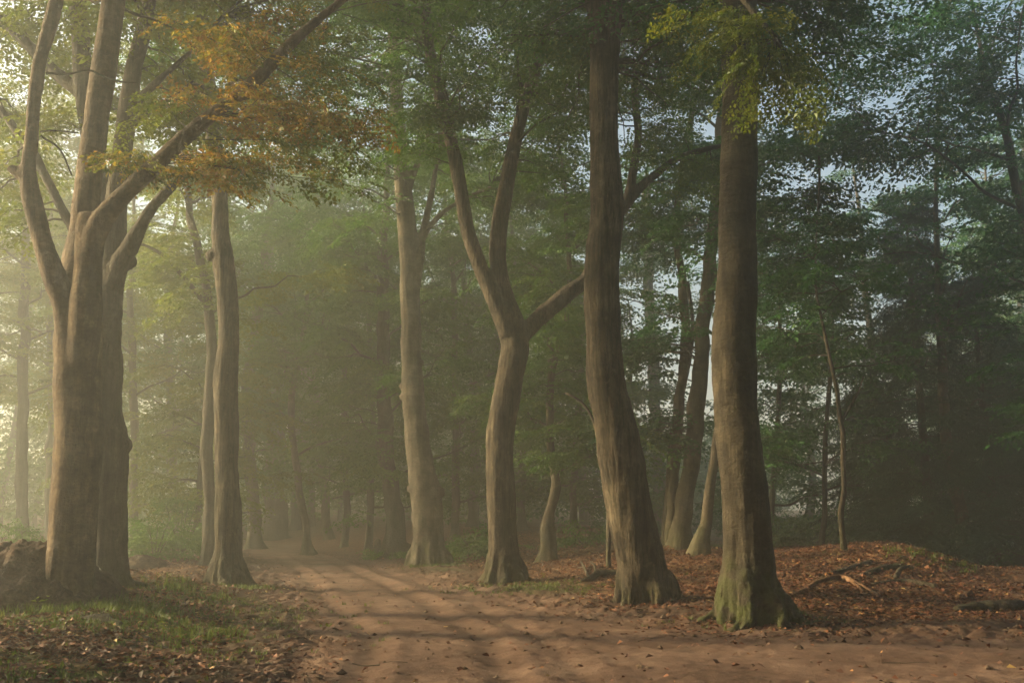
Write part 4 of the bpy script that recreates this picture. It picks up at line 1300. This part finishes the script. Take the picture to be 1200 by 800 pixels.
# small loose clods along the churned edge
def clods(n, r):
    y = np.exp(r.uniform(math.log(9), math.log(34), n)); x = y * r.uniform(-.6, .6, n)
    h0, dr, dl, sL, aL, aR = terrain_base(x, y)
    road, inside = road_mask(x, y, dr, dl)
    cl = sstep(-.1, .5, fbm2(x, y, 1.4, 3, .6, 33.0))
    k = r.random(n) < (.9 * np.exp(-((inside - .1) / .55) ** 2) * cl + .03 * (inside > 0) * cl + .012)
    x, y = x[k], y[k]; n = len(x)
    z = terrain(x, y, True)
    s = np.exp(r.normal(-3.75, .48, n)); s = np.clip(s, .008, .07)
    base = np.array([[0, 0, 1.0], [1, 0, .1], [.3, .95, 0], [-.8, .6, .1], [-.8, -.6, -.05], [.3, -.95, .1], [0, 0, -.6]])
    tri = np.array([[0, 1, 2], [0, 2, 3], [0, 3, 4], [0, 4, 5], [0, 5, 1], [6, 2, 1], [6, 3, 2], [6, 4, 3], [6, 5, 4], [6, 1, 5]])
    P = base[None] * (1 + r.normal(0, .22, (n, 7, 3))) * s[:, None, None] * np.array([1, 1, .65])
    a = r.uniform(0, 2 * PI, n); ca, sa = np.cos(a)[:, None], np.sin(a)[:, None]
    Q = np.stack([P[:, :, 0] * ca - P[:, :, 1] * sa, P[:, :, 0] * sa + P[:, :, 1] * ca, P[:, :, 2]], 2) + np.stack([x, y, z + s * .25], 1)[:, None, :]
    me = mesh_np('loose_dirt', Q.reshape(-1, 3), None, (np.arange(n)[:, None, None] * 7 + tri[None]).reshape(-1, 3), (M['clod'],), smooth=False)
    tag(obj('loose_dirt', me), 'small loose clods and grit on the track edges', 'dirt', kind='stuff')
def twigs(n, r):
    B = Buf()
    x, y = scatter_leaves(n, 9.5, 34, r)
    for a, b in zip(x, y):
        yaw = r.uniform(0, 2 * PI); L = r.uniform(.12, .6); rad = r.uniform(.003, .009)
        m = 5; t = np.linspace(-.5, .5, m)
        px = a + np.cos(yaw) * t * L + r.normal(0, .012, m); py = b + np.sin(yaw) * t * L + r.normal(0, .012, m)
        z = terrain(px, py, True) + .02
        B.tube(np.stack([px, py, z, np.linspace(rad, rad * .4, m)], 1), 4, False)
    V, Q, T = B.arrays()
    me = mesh_np('twig_litter', V, Q, T, (M['twig'],)); vattr(me, 'moss', np.zeros(len(V)))
    tag(obj('twig_litter', me), 'thin dead twigs strewn among the fallen leaves', 'twigs', kind='stuff')
# ---- earth mound
def mound(px, py, rx, ry, h, name, label, cat, seed, mat='soil'):
    c = hit(px, py)
    nr, na = 64, 150
    rr = np.linspace(0, 1, nr)[:, None]; aa = np.linspace(0, 2 * PI, na, endpoint=False)[None, :]
    x = c[0] + rr * np.cos(aa) * rx; y = c[1] + rr * np.sin(aa) * ry
    g = terrain(x.ravel(), y.ravel(), False)
    prof = (1 - (rr * np.ones_like(aa)) ** 2.0)
    nn = fbm2(x.ravel() + seed, y.ravel(), 1.6, 5, .6, seed)
    n2 = fbm2(x.ravel() + seed, y.ravel(), 5.5, 4, .62, seed + 2)
    z = g + (prof.ravel() ** 1.15) * h * (1 + .20 * nn) + .028 * n2 + .022 * fbm2(x.ravel() + seed, y.ravel(), 12.0, 3, .6, seed + 5) - .22 * (rr * np.ones_like(aa)).ravel() ** 6
    V = np.stack([x.ravel(), y.ravel(), z], 1) - c
    i = np.arange(nr - 1)[:, None] * na; j = np.arange(na)[None, :]; j2 = (j + 1) % na
    Q = np.stack([i + j, i + na + j, i + na + j2, i + j2], -1).reshape(-1, 4)
    me = mesh_np(name, V, Q, None, (M['soil'],))
    o = obj(name, me); o.location = c
    tag(o, label, cat)
def soil_mat(name, k):
    m, nt, out = new_mat(name)
    L = nt.links
    v = mapping(nt, (1, 1, 1)); n2 = noise(nt, v, 5, 6, .65); n3 = noise(nt, v, 26, 5, .65)
    c = ramp(nt, [(.32, (.040 * k, .026 * k, .018 * k)), (.5, (.085 * k, .056 * k, .040 * k)), (.66, (.140 * k, .098 * k, .070 * k))]); L.new(n2, c.inputs[0])
    c3 = ramp(nt, [(.35, (.5, .48, .45)), (.55, (1, 1, 1))]); L.new(n3, c3.inputs[0])
    col = mix(nt, .7, c.outputs[0], c3.outputs[0], 'MULTIPLY')
    b = N(nt, 'ShaderNodeBump'); b.inputs['Strength'].default_value = .9; b.inputs['Distance'].default_value = .06
    L.new(math_(nt, 'ADD', n2, math_(nt, 'MULTIPLY', n3, .6)), b.inputs['Height'])
    p = N(nt, 'ShaderNodeBsdfPrincipled'); p.inputs['Roughness'].default_value = .95; p.inputs['Specular IOR Level'].default_value = .1
    L.new(col, p.inputs['Base Color']); L.new(b.outputs[0], p.inputs['Normal']); L.new(p.outputs[0], out.inputs[0])
    return m
M['soil'] = soil_mat('dug_earth', 1.0)
M['clod'] = soil_mat('loose_earth', 1.6)
clods(26000, R2(61))
twigs(3500, R2(62))
mound(18, 702, 1.9, 1.5, .84, 'earth_mound', 'rounded mound of bare dug earth beside the many-stemmed beech', 'mound', 3.0)
mound(160, 664, 1.1, .8, .26, 'earth_mound', 'low hump of earth in the haze behind the root flare', 'mound', 8.0)

# ---- fallen wood
def log(name, label, cat, pts, bark, seed, sides=14, extra=(), group=None, rough=.25, moss=.2):
    """pts: (px, py, width_px, lift): a piece of wood lying on the ground below those pixels"""
    r = R2(seed)
    def rows_of(pts):
        out = []
        for px, py, w, lift in pts:
            p = hit(px, py)
            rad = .5 * w * camdepth(p) / F
            out.append([p[0], p[1], ground_at(p[0], p[1], True) + rad * .35 + lift, rad])
        return np.array(out)
    main = rows_of(pts)
    base = main[len(main) // 2, :3].copy()
    root = empty(name, base, label, cat, group)
    for k, (pp, nm) in enumerate([(main, 'stem')] + [(rows_of(e), 'side_branch') for e in extra]):
        d = catmull(pp, .05)
        V, Q, T = tube(d, sides)
        c = np.repeat(d[:, :3], sides, 0); rad = np.repeat(d[:, 3], sides)
        n = V[:len(c)] - c; n /= np.linalg.norm(n, axis=1)[:, None] + 1e-9
        V[:len(c)] += n * (rad * rough * fbm3(V[:len(c)] * 6 + seed, 3))[:, None]
        me = mesh_np(nm, V - base, Q, T, (M[bark],)); vattr(me, 'moss', np.clip(moss * 2 * sstep(0, .5, fbm3(V * 3 + seed, 3)), 0, 1))
        obj(nm, me, root)
M['dead'] = bark_mat('bare_dead_wood', (.12, .060, .035), (.20, .105, .060), (.29, .17, .10), fissure=.5, rings=.1, bump=.6)
M['ridge_earth'] = bark_mat('dark_ridge_earth', (.016, .011, .008), (.032, .022, .014), (.055, .038, .024), fissure=.8, rings=0, bump=1.2)
log('fallen_branch', 'crooked bare reddish branch lying on the leaves beside the mossy buttress roots', 'branch',
    [(926, 700, 4, 0), (945, 694, 6, .02), (960, 688, 6, .03), (976, 685, 6.5, .04), (988, 684, 7, .04), (1001, 688, 6, .03), (1014, 693, 5, .02), (1031, 700, 5, 0)], 'dead', 71,
    extra=[[(1001, 689, 4, .05), (1009, 694, 4, .04), (1013, 699, 3, .0)]], moss=0)
log('fallen_log', 'dark mossy log sloping down the leafy hump', 'log', [(967, 680, 6, 0), (1020, 660, 9, .0)], 'dark', 72, moss=.25)
log('fallen_log', 'thick dark log across the top of the heap on the hump', 'log', [(1008, 677, 6, .0), (1042, 668, 10, .0), (1070, 668, 8, .0)], 'dark', 73, moss=.2)
log('fallen_log', 'dark forked log end resting low in the heap on the hump', 'log', [(1022, 686, 5, .0), (1060, 683, 9, .0), (1098, 688, 6, 0)], 'dark', 74, extra=[[(1050, 680, 6, .05), (1056, 675, 5, .10), (1066, 671, 3, .12)]], moss=.1)
log('fallen_log', 'long dark log lying along the lower edge of the hollow', 'log', [(1120, 712, 11, 0), (1150, 711, 14, .02), (1180, 712, 15, .02), (1215, 711, 14, 0), (1260, 713, 12, 0)], 'dark', 75, moss=.1)
log('cut_log', 'short sawn log lying alone above the long dark log', 'log', [(1122, 699, 7, .0), (1130, 698, 8, .01), (1138, 697, 8, .02)], 'dead', 76, moss=0)
log('fallen_branch', 'dead antlered branch lying on the bank before the leaning oak', 'branch', [(682, 682, 4, 0), (692, 678, 7, .03), (704, 674, 8, .03), (728, 671, 7, .0)], 'dark', 77,
    extra=[[(690, 678, 4, .03), (685, 671, 3, .08), (681, 664, 2, .14)], [(698, 676, 4, .04), (697, 670, 3, .10), (692, 666, 2, .14)]], moss=.1)
log('earth_ridge', 'dark earth ridge in the grass before the paired beeches', 'log', [(92, 724, 8, -.02), (105, 726, 13, .0), (122, 730, 13, .0), (142, 737, 12, -.01), (165, 746, 9, -.03), (185, 752, 8, -.06)], 'ridge_earth', 78, moss=.25, rough=.5)  # a ridge of earth, modelled like a half-buried log
log('tree_stump', 'small broken stump at the edge of the bend', 'stump', [(442, 655, 9, 0), (442, 651, 8.5, .2), (443, 648, 7, .38)], 'dark', 79, moss=.2)

# ---- seedlings
def seedling(px, py, h, nleaf, label, seed, mat='lime'):
    r = R2(seed)
    p = hit(px, py); p[2] = ground_at(p[0], p[1], True)
    root = empty('seedling', p, label, 'plant', 'seedlings on the verge')
    B = Buf(); quads = []
    for k in range(max(2, nleaf // 4)):
        a = r.uniform(0, 2 * PI); top = p + np.array([.35 * h * math.cos(a), .35 * h * math.sin(a), h * r.uniform(.7, 1.1)])
        rows = branch_rows(p - np.array([0, 0, .03]), top, .004, r, .1, 5); B.tube(rows, 4, False)
        lv = []
        for q in range(4):
            b = rows[min(4, 1 + q), :3]; a2 = r.uniform(0, 2 * PI)
            lv.append((b, np.array([math.cos(a2), math.sin(a2), r.uniform(-.1, .5)]) / 1.1, 1.0, r.uniform(-.5, .5)))
        quads.append(leaf_quads(lv, h * .55, .6))
    q = np.concatenate(quads)
    me = crown_mesh('leaf', B, q, np.clip(r.normal(.6, .2, len(q)), 0, 1), M[mat], p)
    obj('leaf', me, root)
for i, (px, py, h, nl, label) in enumerate(((150, 776, .10, 8, 'pale green seedling alone on bare dark soil'), (185, 741, .13, 16, 'pale seedling clump past the end of the earth ridge'), (132, 742, .11, 8, 'bright little seedling below the earth ridge'), (150, 712, .09, 8, 'tiny seedling on the grass by the root flare'), (165, 755, .08, 8, 'seedling among red leaves beside the track shoulder'),
                                           (683, 700, .12, 10, 'bright seedling at the foot of the leafy bank'), (38, 706, .28, 16, 'leafy weed clump against the sunlit foot of the many-stemmed beech'), (48, 718, .20, 16, 'leafy weed in the grass below the many-stemmed beech'), (637, 678, .12, 12, 'bright green weed between the forked oak and the leaning oak'))):
    seedling(px, py, h, nl, label, 800 + i)

# ================================================================== air, sky, sun, camera
SUN_EL, SUN_AZ = math.radians(19), math.radians(-82.5)
def haze_box():
    lo = np.array([-262.0, -262.0, -2.2]); hi = np.array([262.0, 262.0, 29.0])
    V = np.array([[x, y, z] for z in (lo[2], hi[2]) for y in (lo[1], hi[1]) for x in (lo[0], hi[0])])
    Q = np.array([[0, 2, 3, 1], [4, 5, 7, 6], [0, 1, 5, 4], [2, 6, 7, 3], [0, 4, 6, 2], [1, 3, 7, 5]])
    m, nt, out = new_mat('morning_mist')
    v = N(nt, 'ShaderNodeVolumePrincipled')
    v.inputs['Color'].default_value = (.955, .955, .93, 1)
    v.inputs['Density'].default_value = HAZE
    v.inputs['Anisotropy'].default_value = .70
    nt.links.new(v.outputs[0], out.inputs['Volume'])
    me = mesh_np('haze', V, Q, None, (m,), smooth=False)
    tag(obj('haze', me), 'morning mist filling the wood', 'haze', kind='stuff')
HAZE = .0067
haze_box()

w = bpy.data.worlds.new('World')
sc.world = w
w.use_nodes = True
nt = w.node_tree
bg = nt.nodes['Background']
sky = nt.nodes.new('ShaderNodeTexSky')
sky.sky_type = 'NISHITA'
sky.sun_disc = False
sky.sun_elevation = SUN_EL
sky.sun_rotation = SUN_AZ
sky.air_density = .7
sky.dust_density = 6.0
sky.ozone_density = .6
nt.links.new(mix(nt, 1.0, sky.outputs[0], (.97, 1.06, .95), 'MULTIPLY'), bg.inputs[0])
bg.inputs[1].default_value = .12

sun = bpy.data.lights.new('sun', 'SUN')
sun.energy = 5.0
sun.color = (1.0, .79, .42)
sun.angle = math.radians(5.5)
so = bpy.data.objects.new('sun', sun)
COL.objects.link(so)
dirn = Vector((math.sin(SUN_AZ) * math.cos(SUN_EL), math.cos(SUN_AZ) * math.cos(SUN_EL), math.sin(SUN_EL)))
so.rotation_euler = dirn.to_track_quat('Z', 'Y').to_euler()
so.location = (-30, 10, 20)

cam = bpy.data.cameras.new('camera')
cam.lens = 35
cam.sensor_width = 36
cam.clip_start = .1
cam.clip_end = 2000
co = bpy.data.objects.new('camera', cam)
co.location = (0, 0, CAMH)
co.rotation_euler = (PI / 2 + PITCH, 0, 0)
COL.objects.link(co)
sc.camera = co

sc.view_settings.view_transform = 'Standard'
sc.view_settings.look = 'None'
sc.view_settings.gamma = 1
sc.view_settings.exposure = 1.66
cy = sc.cycles
cy.use_denoising = True
try:
    cy.denoiser = 'OPENIMAGEDENOISE'
except Exception:
    pass
cy.max_bounces = 7
cy.diffuse_bounces = 3
cy.glossy_bounces = 2
cy.transmission_bounces = 3
cy.volume_bounces = 3
cy.transparent_max_bounces = 4
cy.sample_clamp_indirect = 6
cy.use_adaptive_sampling = True
cy.adaptive_threshold = .015
cy.caustics_reflective = False
cy.caustics_refractive = False
